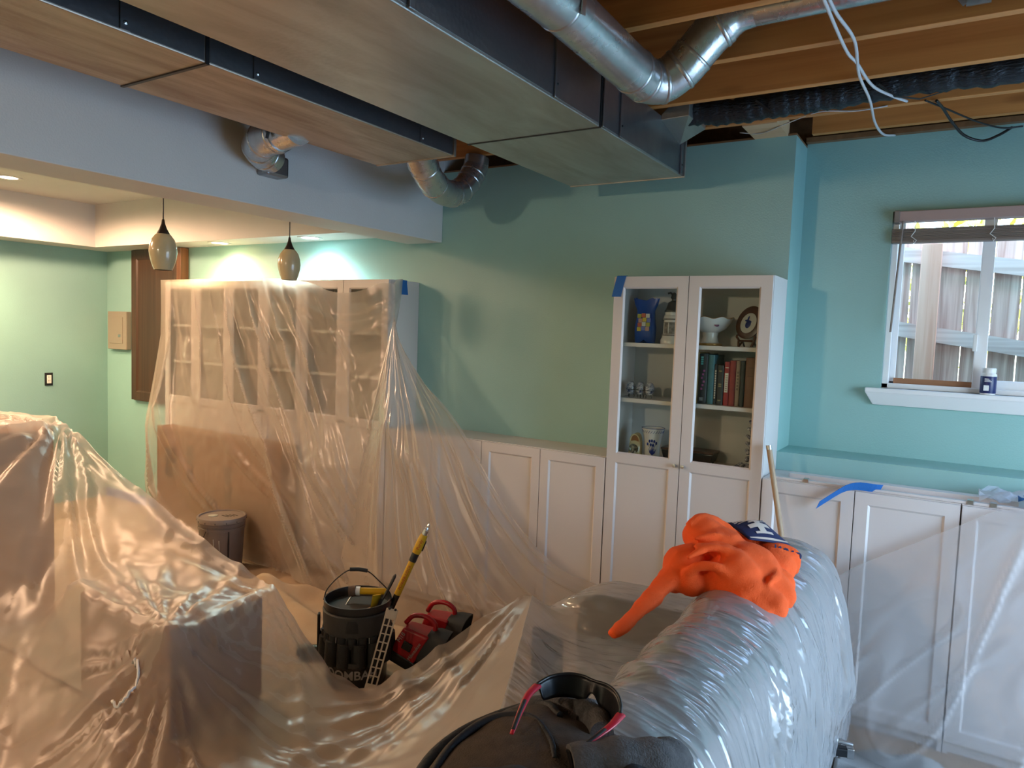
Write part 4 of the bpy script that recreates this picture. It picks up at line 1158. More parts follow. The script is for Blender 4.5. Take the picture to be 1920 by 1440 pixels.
MB().tube([pp(0.80), pp(0.815), pp(0.89), pp(0.925)], [0.019, 0.0215, 0.0215, 0.018], 16).build('yellow_grip', M['yellow'], po, world=True, smooth='auto')
sd = Vector((0.846, 0.532, 0)).cross(dv.normalized())
MB().bar(pp(0.815) + rv * 0.022, pp(0.885) + rv * 0.020, 0.014, 0.012).build('lock_button', M['black'], po, world=True, bevel=0.003)
MB().tube([pp(0.92), pp(0.955), pp(0.957)], [0.013, 0.013, 0.009], 14).build('steel_ferrule', M['steel'], po, world=True, smooth='auto')
MB().tube([pp(0.95), pp(0.965), pp(0.975), pp(0.985), pp(1.0)], [0.006, 0.010, 0.006, 0.008, 0.006], 10).build('locking_tip', M['steel'], po, world=True)
tc_ = Vector((1.57, -3.776, 1.71)) - pp(0.65)
for s, t_, sz, rr_ in (('Purdy', 0.855, 0.022, 0.0222), ('POWER-LOCK', 0.635, 0.020, 0.0172)):
    g = text_mb(s, sz)
    g.move(frame_matrix(pp(t_) + tc_.normalized() * rr_, dv, tc_.normalized().cross(dv)))
    g.build('lettering', M['red_print'], po, world=True)

M['tan_wood'] = wood('brush_handle_wood', (0.30, 0.15, 0.06), (0.42, 0.24, 0.11), 'Z', 5)
def tool(name, label, cat, pieces):
    t = thing(name, label, cat, pieces[0][2][0])
    for nm, m, path, r_, fl in pieces:
        MB().tube(path, r_, 12, flat=fl).build(nm, m, t, world=True, smooth='auto')
    return t
tool('paint_roller', 'yellow and white paint roller frame lying across the bucket rim', 'roller', [
    ('roller_wire', M['steel'], [(BX - 0.055, BY - 0.05, 0.25), (BX - 0.05, BY - 0.03, 0.37), (BX - 0.045, BY + 0.0, 0.405), (BX - 0.03, BY + 0.02, 0.425)], 0.004, None),
    ('roller_cage', M['yellow'], [(BX - 0.02, BY + 0.03, 0.428), (BX + 0.085, BY + 0.105, 0.428)], 0.017, None),
    ('roller_nap', mat('brown_nap', (0.10, 0.06, 0.04), 0.9, bump=0.5), [(BX - 0.062, BY + 0.0, 0.425), (BX - 0.035, BY + 0.02, 0.428)], 0.026, None),
    ('roller_end', M['white'], [(BX - 0.035, BY + 0.02, 0.428), (BX - 0.018, BY + 0.032, 0.428)], 0.022, None)])
tool('scraper', 'yellow plastic putty tool standing inside the black bucket', 'tool', [
    ('blade', M['yellow'], [(BX + 0.08, BY + 0.02, 0.32), (BX + 0.085, BY + 0.04, 0.43)], 0.032, 0.15),
    ('tang', M['black'], [(BX + 0.078, BY + 0.005, 0.10), (BX + 0.08, BY + 0.02, 0.33)], 0.012, 0.5)])
tool('putty_knife', 'black handled putty knife beside the yellow pole in the bucket', 'tool', [
    ('knife_handle', M['black_rubber'], [(BX + 0.10, BY + 0.06, 0.40), (BX + 0.125, BY + 0.085, 0.47), (BX + 0.14, BY + 0.10, 0.515), (BX + 0.143, BY + 0.104, 0.525)], [0.008, 0.013, 0.014, 0.007], 0.55),
    ('knife_blade', M['steel'], [(BX + 0.06, BY + 0.02, 0.28), (BX + 0.10, BY + 0.06, 0.41)], 0.014, 0.12)])
tool('paint_brush', 'paint brush with a tan wooden handle low in the black bucket', 'brush', [
    ('brush_handle', M['tan_wood'], [(BX - 0.02, BY - 0.075, 0.33), (BX + 0.04, BY - 0.03, 0.355), (BX + 0.085, BY + 0.0, 0.375)], [0.011, 0.008, 0.012], 0.6),
    ('bristles', M['apron'], [(BX - 0.07, BY - 0.11, 0.29), (BX - 0.02, BY - 0.075, 0.332)], 0.018, 0.4)])

M['off_white'] = mat('paint_stained_white', (0.56, 0.47, 0.38), 0.55, var=0.12, vscale=20)
ld = thing('roller_grid', 'off white slotted paint grid leaning on the side of the black bucket', 'paint grid', (-0.74, -1.47, 0.05))
q0, q1 = Vector((-0.625, -1.400, 0.045)), Vector((-0.580, -1.305, 0.42))
ax = (q1 - q0)
nr = Vector((0.686, -0.727, 0.25)).normalized()
sx_ = ax.cross(nr).normalized()
W2 = 0.023
for s in (-1, 0, 1):
    MB().bar(q0 + sx_ * W2 * s + ax * 0.08, q1 + sx_ * W2 * s - ax * 0.08, 0.007, 0.006, nr).build('rail', M['off_white'], ld, world=True)
for k in range(9):
    c = q0 + ax * (0.10 + k * 0.10)
    MB().bar(c - sx_ * W2, c + sx_ * W2, 0.005, 0.006, nr).build('rung', M['off_white'], ld, world=True)
for a, b in ((0.0, 0.10), (0.88, 1.0)):
    MB().bar(q0 + ax * a, q0 + ax * b, W2 * 2 + 0.008, 0.009, nr).build('end_plate', M['off_white'], ld, world=True, bevel=0.002)
for s in (-0.6, 0.6):
    MB().tube([q1 + sx_ * W2 * s, q1 + sx_ * W2 * s + nr * 0.008], 0.006, 10).build('rivet', M['black'], ld, world=True)

M['tool_red'] = mat('red_tool_plastic', (0.34, 0.008, 0.014), 0.35)
def work_light(label, base, rz, tilt, letters):
    """cordless work light: red body on a battery foot, black flared lamp hood"""
    t = thing('work_light', label, 'work light', base, rz)
    T = Matrix.Scale(1.35, 4) @ Matrix.Rotation(tilt, 4, 'Y')
    body = MB().hexa([(-0.055, -0.04, 0.035), (0.045, -0.045, 0.035), (0.045, 0.045, 0.035), (-0.055, 0.04, 0.035)], [(-0.045, -0.035, 0.135), (0.055, -0.05, 0.155), (0.055, 0.05, 0.155), (-0.045, 0.035, 0.135)])
    body.move(T).build('body', M['tool_red'], t, bevel=0.012, seg=3)
    MB().hexa([(-0.06, -0.042, 0.0), (0.05, -0.042, 0.0), (0.05, 0.042, 0.0), (-0.06, 0.042, 0.0)], [(-0.058, -0.042, 0.04), (0.05, -0.045, 0.04), (0.05, 0.045, 0.04), (-0.058, 0.042, 0.04)]).move(T).build('battery', M['black'], t, bevel=0.006)
    hood = MB()
    n = 20
    def ring(k, x):
        return [(x, k * 0.052 * math.copysign(abs(math.cos(a)) ** 0.5, math.cos(a)), 0.10 + k * 0.072 * math.copysign(abs(math.sin(a)) ** 0.6, math.sin(a))) for a in [2 * math.pi * j / n for j in range(n)]]
    rg = [ring(0.86, 0.045), ring(1.05, 0.075), ring(1.16, 0.115), ring(1.10, 0.116), ring(0.95, 0.08), ring(0.75, 0.06)]
    hood.add([p for q in rg for p in q], [(i * n + j, i * n + (j + 1) % n, (i + 1) * n + (j + 1) % n, (i + 1) * n + j) for i in range(5) for j in range(n)] + [tuple(5 * n + j for j in range(n))])
    hood.move(T).build('lamp_hood', M['black_rubber'], t, smooth='auto')
    P = spline([(-0.05, 0, 0.135), (-0.035, 0, 0.175), (0.01, 0, 0.195), (0.05, 0, 0.185), (0.06, 0, 0.15)], 16)
    MB().tube([tuple(T @ Vector(p)) for p in P.tolist()], 0.012, 10).build('carry_handle', M['tool_red'], t, smooth=True)
    MB().box(-0.02, 0.015, -0.051, -0.044, 0.07, 0.10).move(T).build('switch', M['black'], t, bevel=0.003)
    if letters:
        for s, c, sz in (('M18', (-0.035, -0.049, 0.105), 0.022), ('Milwaukee', (0.03, -0.054, 0.085), 0.018)):
            g = text_mb(s, sz)
            g.move(T @ frame_matrix(c, (0.15, 0, 1), (-1, -0.06, 0)))
            g.build('lettering', M['brand_grey'], t)
    return t
work_light('red cordless work light with black hood leaning beside the black bucket', (-0.66, -1.13, 0.085), 0.35, 0.42, True)
work_light('red cordless work light with open black hood behind the other one', (-0.67, -0.90, 0.065), 0.25, 0.25, False)

gl_ = thing('green_roller', 'dark green bottle lying on the drop cloth behind the black bucket', 'bottle', (-1.12, -1.22, 0.03))
MB().tube([(-1.22, -1.30, 0.045), (-1.21, -1.29, 0.045), (-1.05, -1.19, 0.05), (-1.03, -1.18, 0.05), (-1.0, -1.16, 0.05)], [0.026, 0.032, 0.032, 0.016, 0.014], 18).build('bottle_body', mat('dark_green_plastic', (0.015, 0.035, 0.02), 0.4), gl_, world=True, smooth='auto')
MB().tube([(-1.0, -1.16, 0.05), (-0.985, -1.15, 0.05)], 0.017, 14).build('bottle_cap', M['black'], gl_, world=True, smooth='auto')

sk = thing('wooden_pole', 'slim wooden pole leaning against the low cabinet beside the bookcase', 'pole', (0.96, -0.55, 0.02))
MB().tube([(1.10, -0.58, 0.03), (0.918, -0.375, 0.84), (0.832, -0.330, 1.22)], 0.0125, 14).build('shaft', wood('ash_pole', (0.36, 0.25, 0.15), (0.50, 0.36, 0.23), 'Z', 4), sk, world=True, smooth='auto')
MB().tube([(0.8335, -0.331, 1.212), (0.8295, -0.329, 1.232)], 0.0135, 14).build('end_cap', M['steel'], sk, world=True, smooth='auto')

# ------------------------------------------------------------------ sofa and cartons under the sheets
M['sofa'] = mat('dark_grey_upholstery', (0.085, 0.078, 0.068), 0.75, var=0.2, vscale=10, bump=0.3, bscale=200)
sf = thing('sofa', 'dark grey upholstered sofa under clear plastic sheeting', 'sofa', (0.75, -1.9, 0.0))
def soft(x0, x1, y0, y1, z0, z1, name, bev, m=None):
    MB().box(x0, x1, y0, y1, z0, z1).build(name, m or M['sofa'], sf, world=True, bevel=bev, seg=6, smooth=True)
soft(0.885, 1.175, -3.05, -0.62, 0.08, 0.84, 'backrest', 0.13)
soft(0.42, 0.90, -3.05, -0.88, 0.08, 0.34, 'seat', 0.05)
soft(0.10, 1.0, -0.84, -0.63, 0.08, 0.495, 'armrest', 0.10)
for xx, yy in ((0.45, -0.70), (1.1, -0.70), (0.45, -2.95), (1.1, -2.95)):
    MB().lathe([(0.02, 0.0), (0.03, 0.09)], 12, (xx, yy, 0)).build('foot', M['black'], sf, world=True)

def carton(name, label, x0, x1, y0, y1, z1):
    t = thing(name, label, 'box', ((x0 + x1) / 2, (y0 + y1) / 2, 0.0))
    MB().box(x0, x1, y0, y1, 0.014, z1).build('carton', M['card'], t, world=True, bevel=0.006)
    MB().box(x0 + 0.02, x1 - 0.02, (y0 + y1) / 2 - 0.03, (y0 + y1) / 2 + 0.03, z1 - 0.001, z1 + 0.002).build('packing_tape', M['drip'], t, world=True)
carton('storage_carton', 'tall brown carton forming the peak of the plastic sheet', -3.75, -2.76, -2.50, -1.72, 1.075)
carton('storage_carton', 'low brown carton under the plastic sheet near the black bucket', -1.72, -1.04, -2.11, -1.66, 0.475)
ot = thing('footstool', 'square upholstered footstool holding up the plastic beside the sofa', 'footstool', (0.18, -1.25, 0.0))
MB().hexa([(0.02, -1.03, 0.10), (0.16, -1.00, 0.10), (0.36, -1.40, 0.10), (0.24, -1.44, 0.10)], [(0.0, -1.02, 0.41), (0.15, -1.00, 0.37), (0.36, -1.40, 0.34), (0.245, -1.44, 0.37)]).build('cushion_top', M['sofa'], ot, world=True, bevel=0.02)
for q in ((0.0, -1.0), (0.16, -0.99), (0.22, -1.47), (0.38, -1.46)):
    MB().lathe([(0.018, 0.0), (0.022, 0.11)], 10, (q[0], q[1], 0.0)).build('leg', M['black'], ot, world=True)

# ------------------------------------------------------------------ plastic sheets
M['film_warm'] = plastic('polythene_left', (0.62, 0.53, 0.465), body=0.42, rough=0.38, gloss=0.09, bump=0.35, bscale=5.0, edge=0.35, trl=0.40)
M['film_clear'] = plastic('polythene_sofa', (0.80, 0.80, 0.80), body=0.31, rough=0.11, gloss=0.85, bump=0.45, bscale=6.0, stretch=(1.0, 3.4, 1.0), edge=0.35, trl=0.40)
M['film_curtain'] = plastic('polythene_curtain', (0.68, 0.60, 0.52), body=0.36, rough=0.25, gloss=0.22, bump=0.10, bscale=3.0, stretch=(1, 1, 0.7), edge=0.42, trl=0.45)
M['film_right'] = plastic('polythene_right', (0.80, 0.78, 0.78), body=0.30, rough=0.3, gloss=0.18, bump=0.2, bscale=3.0, stretch=(1, 1, 0.7), edge=0.42, trl=0.45)

def poly(points, t):
    P = np.array(points, float)
    d = np.concatenate([[0], np.cumsum(np.linalg.norm(np.diff(P[:, :2], axis=0), axis=1))])
    d /= d[-1]
    return np.stack([np.interp(t, d, P[:, k]) for k in range(P.shape[1])], -1)

def relax(Z, obst, fixed, sag, iters):
    for _ in range(iters):
        E_ = np.pad(Z, 1, mode='edge')
        A = 0.25 * (E_[:-2, 1:-1] + E_[2:, 1:-1] + E_[1:-1, :-2] + E_[1:-1, 2:]) - sag
        Z = np.where(fixed, Z, np.maximum(A, obst))
    return Z

SHEET = {}
def left_sheet():
    nu, nv = 250, 150
    u = np.linspace(0, 1, nu)
    B = poly([(-3.95, -1.62, 1.10), (-2.74, -1.66, 1.10), (-2.3, -1.64, 0.91), (-1.8, -1.62, 0.73), (-1.4, -1.61, 0.60), (-1.02, -1.60, 0.50), (-0.86, -1.555, 0.27), (-0.74, -1.52, 0.13), (-0.62, -1.47, 0.085), (-0.54, -1.41, 0.11), (-0.30, -1.165, 0.315), (-0.10, -0.955, 0.49), (-0.06, -0.925, 0.49)], u)
    F = poly([(-3.95, -3.7, 0.02), (-1.6, -3.6, 0.02), (-0.2, -3.35, 0.02), (0.80, -2.80, 0.38)], u)
    v = np.linspace(0, 1, nv)[None, :, None]
    G = F[:, None, :] * (1 - v) + B[:, None, :] * v
    X, Y = G[..., 0], G[..., 1]
    obst = np.full(X.shape, 0.014)
    obst = np.where((X < -2.72) & (Y < -1.67) & (Y > -2.55), 1.10, obst)
    obst = np.where((X < -1.0) & (X > -1.76) & (Y < -1.60) & (Y > -2.15), 0.505, obst)
    # loose rolls of sheet lying on the floor in the foreground
    roll = 0.10 * np.exp(-((Y + 2.62 - 0.22 * np.sin(X * 1.7 + 0.6) - 0.25 * X - 0.25) / 0.13) ** 2) * np.clip((X + 3.2), 0, 1)
    roll2 = 0.09 * np.exp(-((Y + 2.25 - 0.16 * np.sin(X * 2.3) - 0.30 * (X + 0.4)) / 0.10) ** 2) * (X > -1.3) * np.clip((X + 1.3) * 2, 0, 1)
    obst = np.maximum(obst, np.maximum(roll, roll2) + 0.014)
    Z = obst.copy()
    fixed = np.zeros(X.shape, bool)
    fixed[:, -1] = True
    Z[:, -1] = B[:, 2]
    fixed[-1, :] = True
    Z[-1, :] = np.interp(np.linspace(0, 1, nv), [0, 0.35, 0.7, 1], [0.38, 0.41, 0.45, 0.49])
    Z = relax(Z, obst, fixed, 2.2 * 0.0155 ** 2 / 4, 2600)
    # creases fan out of every held-up corner
    D = np.zeros(X.shape)
    for i, (cx, cy, k, rr_, am) in enumerate(((-2.74, -1.68, 9, 0.9, 0.050), (-1.02, -2.13, 8, 0.6, 0.036), (-1.02, -1.62, 7, 0.5, 0.022), (-0.08, -0.95, 9, 0.8, 0.036))):
        a = np.arctan2(Y - cy, X - cx)
        r = np.hypot(X - cx, Y - cy)
        D += am * np.exp(-r / rr_) * np.clip(r / 0.12, 0, 1) * (ridged(a * k + 3, r * 1.2, 20 + i) - 0.2)
    low = np.clip(1 - Z / 0.5, 0.15, 1)
    q = X * 0.55 + Y * 0.85
    w = X * 0.85 - Y * 0.55
    D += 0.032 * low * np.clip((ridged(q * 4.5, w * 0.8 + 5, 31) - 0.35) / 0.65, 0, 1) ** 1.5 + 0.010 * np.clip((ridged(q * 11, w * 1.8, 32) - 0.4) / 0.6, 0, 1) * low
    D += 0.012 * vnoise(X * 7, Y * 7, 33) + 0.006 * vnoise(X * 19, Y * 19, 34)
    hold = np.ones(X.shape)
    hold[-12:, :] *= np.linspace(1, 0.15, 12)[:, None]
    G2 = np.stack([X, Y, np.maximum(Z + D * hold, 0.008)], -1)
    SHEET['g'] = G2
    o = MB().grid(G2).build('plastic_sheet', M['film_warm'], smooth=True)
    tag(o, 'crinkled translucent plastic sheet tented over cartons and spreading across the floor', 'plastic sheet')
left_sheet()

def sofa_sheet():
    ny, ns = 210, 150
    ys = np.concatenate([np.linspace(-3.15, -0.62, ny - 24), np.linspace(-0.615, -0.49, 24)])
    s = np.linspace(0, 1, ns)
    G = np.zeros((ny, ns, 3))
    for i, y in enumerate(ys):
        xr = np.interp(y, [-2.8, -0.93], [0.80 - 0.02, -0.06])
        zr = np.interp(y, [-2.8, -2.1, -1.5, -0.93, -0.86, -0.62], [0.40, 0.42, 0.45, 0.49, 0.40, 0.34])
        arm = np.clip((y + 0.95) / 0.12, 0, 1)
        zs = 0.43 + 0.09 * arm
        xs = max(xr + 0.10, 0.10)
        pr = [(xr, y, zr), (min(xs + 0.12, 0.70), y, zs - 0.05 + 0.05 * arm), (0.72, y, zs + 0.02), (0.78, y, 0.62), (0.835, y, 0.78), (0.93, y, 0.868), (1.05, y, 0.866), (1.155, y, 0.80), (1.21, y, 0.62), (1.24, y, 0.35), (1.225 + 0.01 * math.sin(y * 5), y, 0.10), (1.20 + 0.015 * math.sin(y * 7), y, 0.015)]
        G[i] = poly3(pr, s)
        if y > -0.615:      # far end tucks down
            k = (y + 0.615) / 0.125
            G[i, :, 2] *= math.sqrt(max(0.0, 1 - k ** 2.2)) * 0.985 + 0.015
            G[i, :, 1] += 0.05 * k * (1 - G[i, :, 2] / 0.9)
    N_ = normals_of(G)
    if N_[ny // 2, ns // 2, 2] < 0:
        N_ = -N_
    Yg = np.repeat(ys[:, None], ns, 1)
    Sg = np.repeat(s[None, :], ny, 0)
    patch = np.clip(vnoise(Yg * 4, Sg * 5, 46) * 2.2 + 0.65, 0.15, 1.2)
    face = np.clip((Sg - 0.56) / 0.14, 0.08, 1) * patch
    warp = 0.25 * vnoise(Yg * 3, Sg * 4, 3)
    D = face * (0.030 * np.clip((ridged((Yg + warp) * 11, Sg * 1.6 + 4, 41) - 0.1) / 0.9, 0, 1) + 0.016 * np.clip((ridged((Yg + 1.4 * warp + 0.05 * Sg) * 26, Sg * 3, 42) - 0.1) / 0.9, 0, 1))
    D += (1 - face) * (0.012 * (ridged(Yg * 5 + Sg * 9, Sg * 3, 43) - 0.3) + 0.010 * vnoise(Yg * 9, Sg * 14, 44))
    D += 0.004 * vnoise(Yg * 40, Sg * 25, 45)
    D = np.maximum(D, -0.004) + 0.010
    G += N_ * D[..., None]
    G[..., 2] = np.maximum(G[..., 2], 0.008)
    o = MB().grid(G).build('plastic_sheet', M['film_clear'], smooth=True)
    tag(o, 'shiny clear plastic sheet wrapped over the dark sofa with streaky folds', 'plastic sheet')

def poly3(points, t):
    """smooth curve through points sampled by arc length"""
    P = spline(points, 90)
    d = np.concatenate([[0], np.cumsum(np.linalg.norm(np.diff(P, axis=0), axis=1))])
    d /= d[-1]
    return np.stack([np.interp(t, d, P[:, k]) for k in range(3)], -1)
sofa_sheet()

def curtain_left():
    g = MB()
    nu, nv = 300, 120
    u = np.linspace(0, 1, nu)
    v = np.linspace(0, 1, nv)
    top = poly3([(-3.975, -0.325, 2.03), (-3.2, -0.330, 2.035), (-2.6, -0.330, 2.03), (-2.25, -0.330, 2.00), (-2.05, -0.335, 1.945), (-1.90, -0.335, 1.93), (-1.74, -0.335, 1.945), (-1.60, -0.330, 1.985), (-1.52, -0.322, 1.99), (-1.495, -0.30, 1.985)], u)
    bot = poly3([(-3.90, -0.475, 0.03), (-3.5, -0.485, 0.03), (-2.9, -0.487, 0.03), (-2.3, -0.50, 0.03), (-1.9, -0.55, 0.03), (-1.5, -0.58, 0.03)], u)
    G = top[:, None, :] * (1 - v)[None, :, None] + bot[:, None, :] * v[None, :, None]
    # keep the film close to the doors above, bellying out over the carton below
    vv = v[None, :]
    G[..., 1] = top[:, None, 1] + (bot[:, None, 1] - top[:, None, 1]) * np.clip((vv - 0.22) / 0.36, 0, 1)
    X, Z = G[..., 0], G[..., 2]
    h = 2.03 - Z
    sl = 0.22 + 0.55 * np.clip((X + 3.7) / 1.3, 0, 1)
    ph = X - sl * h * (0.75 + 0.15 * h)
    am = np.clip(h / 0.35, 0.1, 1) * (0.55 + 0.45 * np.clip(h / 1.2, 0, 1))
    rightfade = 1 - 0.65 * np.clip((X + 2.35) / 0.4, 0, 1) * np.clip((1.5 - h) / 0.5, 0, 1)
    D = am * rightfade * (0.050 * np.clip((ridged(ph * 4.6 + 2, h * 0.35, 51) - 0.45) / 0.55, 0, 1) ** 1.5 + 0.016 * np.clip((ridged(ph * 10, h * 0.6, 52) - 0.5) / 0.5, 0, 1) + 0.008 * vnoise(ph * 3, h, 55))
    # shallow swags between the taped corner and the sagging hem
    hem = np.clip((X + 2.6) / 0.5, 0, 1) * np.clip(1 - h / 0.8, 0, 1)
    D += 0.012 * hem * (ridged((h - 0.16 * np.cos((X + 1.9) * 3.2)) * 13, X * 1.2, 53) - 0.3)
    D += 0.004 * vnoise(X * 16, h * 16, 54)
    D *= np.clip((X + 3.96) / 0.25, 0.12, 1)
    near = np.clip(1.4 - np.abs(X + 2.70) / 0.22, 0, 1) * np.clip((0.48 - Z) / 0.08, 0, 1)     # the bucket stands in front here
    G[..., 1] -= (np.abs(D) + np.maximum(D, 0)) * (1 - 0.9 * near)
    G[..., 2] = np.maximum(G[..., 2], 0.012)
    g.grid(G)
    # the fan of film pulled from the bookcase corner over the low cabinets
    K = np.array([-1.475, -0.325, 1.78])
    nu2, nv2 = 130, 130
    t = np.linspace(0, 1, nv2)
    edge = poly3([tuple(K), (-1.40, -0.345, 1.62), (-1.19, -0.35, 1.39), (-0.94, -0.355, 1.17), (-0.55, -0.37, 0.70), (-0.19, -0.40, 0.455), (0.24, -0.42, 0.415), (0.46, -0.43, 0.40)], t)
    ends = poly3([(-1.62, -0.66, 0.02), (-1.2, -0.70, 0.02), (-0.8, -0.68, 0.02), (-0.4, -0.64, 0.03), (0.0, -0.56, 0.12), (0.3, -0.48, 0.28), (0.46, -0.43, 0.40)], np.linspace(0, 1, nu2))
    G = np.zeros((nu2, nv2, 3))
    line = K[None] * (1 - t)[:, None] + edge[-1][None] * t[:, None]
    dev = edge - line
    for i in range(nu2):
        k = (i / (nu2 - 1)) ** 1.5
        G[i] = K[None] * (1 - t)[:, None] + ends[i][None] * t[:, None] + dev * k
        G[i, :, 1] -= 0.03 * np.sin(np.pi * t) * (1 - k)
    G[..., 1] = np.minimum(G[..., 1], -0.322)
    I = np.repeat(np.arange(nu2)[:, None] / (nu2 - 1), nv2, 1)
    T = np.repeat(t[None], nu2, 0)
    D = np.sin(np.pi * np.clip(T * 1.05, 0, 1)) * (0.045 * np.clip((ridged(I * 8 + 1, T * 1.2, 61) - 0.4) / 0.6, 0, 1) ** 1.4 + 0.014 * np.clip((ridged(I * 19, T * 2, 62) - 0.45) / 0.55, 0, 1)) + 0.004 * vnoise(I * 40, T * 20, 63)
    G[..., 1] -= np.abs(D)
    G[..., 2] = np.maximum(G[..., 2], 0.012)
    g.grid(G)
    # the strip that runs up to the tape on the bookcase side
    A = np.array([[(-1.505, -0.315, 1.985), (-1.50, -0.305, 1.90), (-1.50, -0.31, 1.80), (-1.495, -0.325, 1.70)],
                  [(-1.535, -0.25, 2.02), (-1.53, -0.25, 1.92), (-1.52, -0.26, 1.82), (-1.49, -0.30, 1.72)],
                  [(-1.541, -0.18, 2.03), (-1.540, -0.19, 1.93), (-1.53, -0.22, 1.84), (-1.48, -0.30, 1.74)]])
    g.grid(A)
    o = g.build('plastic_sheet', M['film_curtain'], smooth=True)
    tag(o, 'translucent plastic curtain hanging over the three bookcases and low cabinets', 'plastic sheet')
curtain_left()

def curtain_right():
    nu, nv = 150, 120
    u = np.linspace(0, 1, nu)
    v = np.linspace(0, 1, nv)
    top = poly3([(1.10, -0.335, 0.62), (1.22, -0.335, 0.735), (1.42, -0.335, 0.87), (1.60, -0.335, 0.99), (1.74, -0.33, 1.075), (1.95, -0.33, 1.10), (2.5, -0.33, 1.10), (3.1, -0.33, 1.10)], u)
    bot = poly3([(1.20, -0.52, 0.03), (1.5, -0.62, 0.03), (1.8, -0.72, 0.03), (2.2, -0.78, 0.03), (3.2, -0.72, 0.03)], u)
    G = top[:, None, :] * (1 - v)[None, :, None] + bot[:, None, :] * v[None, :, None]
    vv = v[None, :]
    G[..., 1] = top[:, None, 1] + (bot[:, None, 1] - top[:, None, 1]) * (vv ** 1.6)
    X, Z = G[..., 0], G[..., 2]
    V = np.repeat(v[None], nu, 0)
    ph = X + 0.35 * V
    D = np.clip(V * 5, 0.15, 1) * (0.030 * np.clip((ridged(ph * 4, V * 1.5, 71) - 0.5) / 0.5, 0, 1) ** 1.5 + 0.016 * np.clip((ridged((X - 0.9 * Z) * 6, (X + Z) * 1.5, 72) - 0.5) / 0.5, 0, 1)) + 0.005 * vnoise(X * 16, Z * 16, 73)
    G[..., 1] -= np.abs(D)
    G[..., 2] = np.maximum(G[..., 2], 0.012)
    o = MB().grid(G).build('plastic_sheet', M['film_right'], smooth=True)
    tag(o, 'clear plastic sheet hanging slantwise over the low cabinets under the window', 'plastic sheet')
curtain_right()

# gathered end of the roll and tape on the cabinet top under the window
rl = thing('plastic_bundle', 'gathered end of clear plastic with blue tape on the cabinet top', 'plastic sheet', (1.78, -0.2, 1.07))
g = MB()
rr_ = np.random.RandomState(5)
A = np.zeros((16, 14, 3))
for i in range(16):
    for j in range(14):
        A[i, j] = (1.66 + 0.035 * i, -0.28 + 0.018 * j, 1.085 + 0.035 * rr_.rand() * (1 - abs(i - 8) / 12) + 0.03 * math.sin(i * 0.9 + j * 0.5) ** 2)
MB().grid(A).build('crumpled_film', M['film_right'], rl, world=True, smooth=True)
A = np.zeros((12, 6, 3))
for i in range(12):
    for j in range(6):
        A[i, j] = (1.79 + 0.03 * i, -0.30 + 0.022 * j + 0.01 * math.sin(i), 1.112 + 0.014 * math.sin(i * 1.3 + j) + 0.01 * (j / 5))
MB().grid(A).build('tape_strip', M['tape'], rl, world=True, smooth=True, solid=0.001)

# ------------------------------------------------------------------ canvas drop cloths
M['canvas'] = mat('beige_canvas', (0.46, 0.335, 0.225), 0.9, var=0.08, vscale=5, bump=0.25, bscale=300)
M['canvas_grey'] = mat('grey_canvas', (0.42, 0.41, 0.385), 0.9, var=0.08, vscale=5, bump=0.25, bscale=300)
def cloth(name, label, x0, x1, y0, y1, nx, ny, m, seed, amp, bunch):
    x, y = np.meshgrid(np.linspace(x0, x1, nx), np.linspace(y0, y1, ny), indexing='ij')
    edge = 0.05 * vnoise(x * 3, y * 0.3, seed + 9)
    q, w = x * 0.8 + y * 0.6, -x * 0.6 + y * 0.8
    z = amp * np.clip(ridged(q * 3.0, w * 1.1, seed) - 0.45, 0, 1) + 0.5 * amp * np.clip(ridged(w * 4, q * 1.4, seed + 1) - 0.5, 0, 1) + 0.010 * vnoise(x * 6, y * 6, seed + 2)
    z = z + bunch(x, y)
    o = MB().grid(np.stack([x, y + edge, np.maximum(0.006 + z, 0.004)], -1)).build(name, m, smooth=True, solid=0.002)
    return tag(o, label, 'drop cloth')
def bunch1(x, y):
    b = 0.085 * np.exp(-((y + 0.74 + 0.05 * np.sin(x * 5)) / 0.05) ** 2) * np.clip((x + 2.55) * 4, 0, 1) * (0.7 + 0.6 * vnoise(x * 4, y * 0, 3))
    b = b + 0.05 * np.exp(-((y + 0.95 + 0.28 * (x + 1.5)) / 0.05) ** 2) * np.clip((x + 2.4) * 3, 0, 1)
    b = b + 0.045 * np.exp(-((y + 0.70 - 0.1 * (x + 3.4)) / 0.04) ** 2) * np.clip((-2.95 - x) * 5, 0, 1)
    keep = 1 - np.exp(-((np.hypot(x + 2.70, y + 0.665) / 0.22) ** 4)) * 0.97
    keep *= 1 - np.exp(-((np.hypot(x + 0.825, y + 1.275) / 0.24) ** 4)) * 0.97
    return b * keep
cloth('drop_cloth', 'rumpled beige canvas drop cloth on the floor around the buckets', -4.6, 0.35, -2.1, -0.38, 260, 110, M['canvas'], 80, 0.028, bunch1)
def bunch2(x, y):
    return 0.07 * np.clip(ridged(x * 6 + y * 3, y * 3, 95) - 0.35, 0, 1) + 0.05 * np.exp(-((y + 0.74 + 0.35 * (x - 1.4)) / 0.06) ** 2)
cloth('drop_cloth', 'crumpled grey canvas drop cloth between the sofa and the low cabinets', 1.24, 3.1, -1.9, -0.5, 130, 110, M['canvas_grey'], 90, 0.05, bunch2)

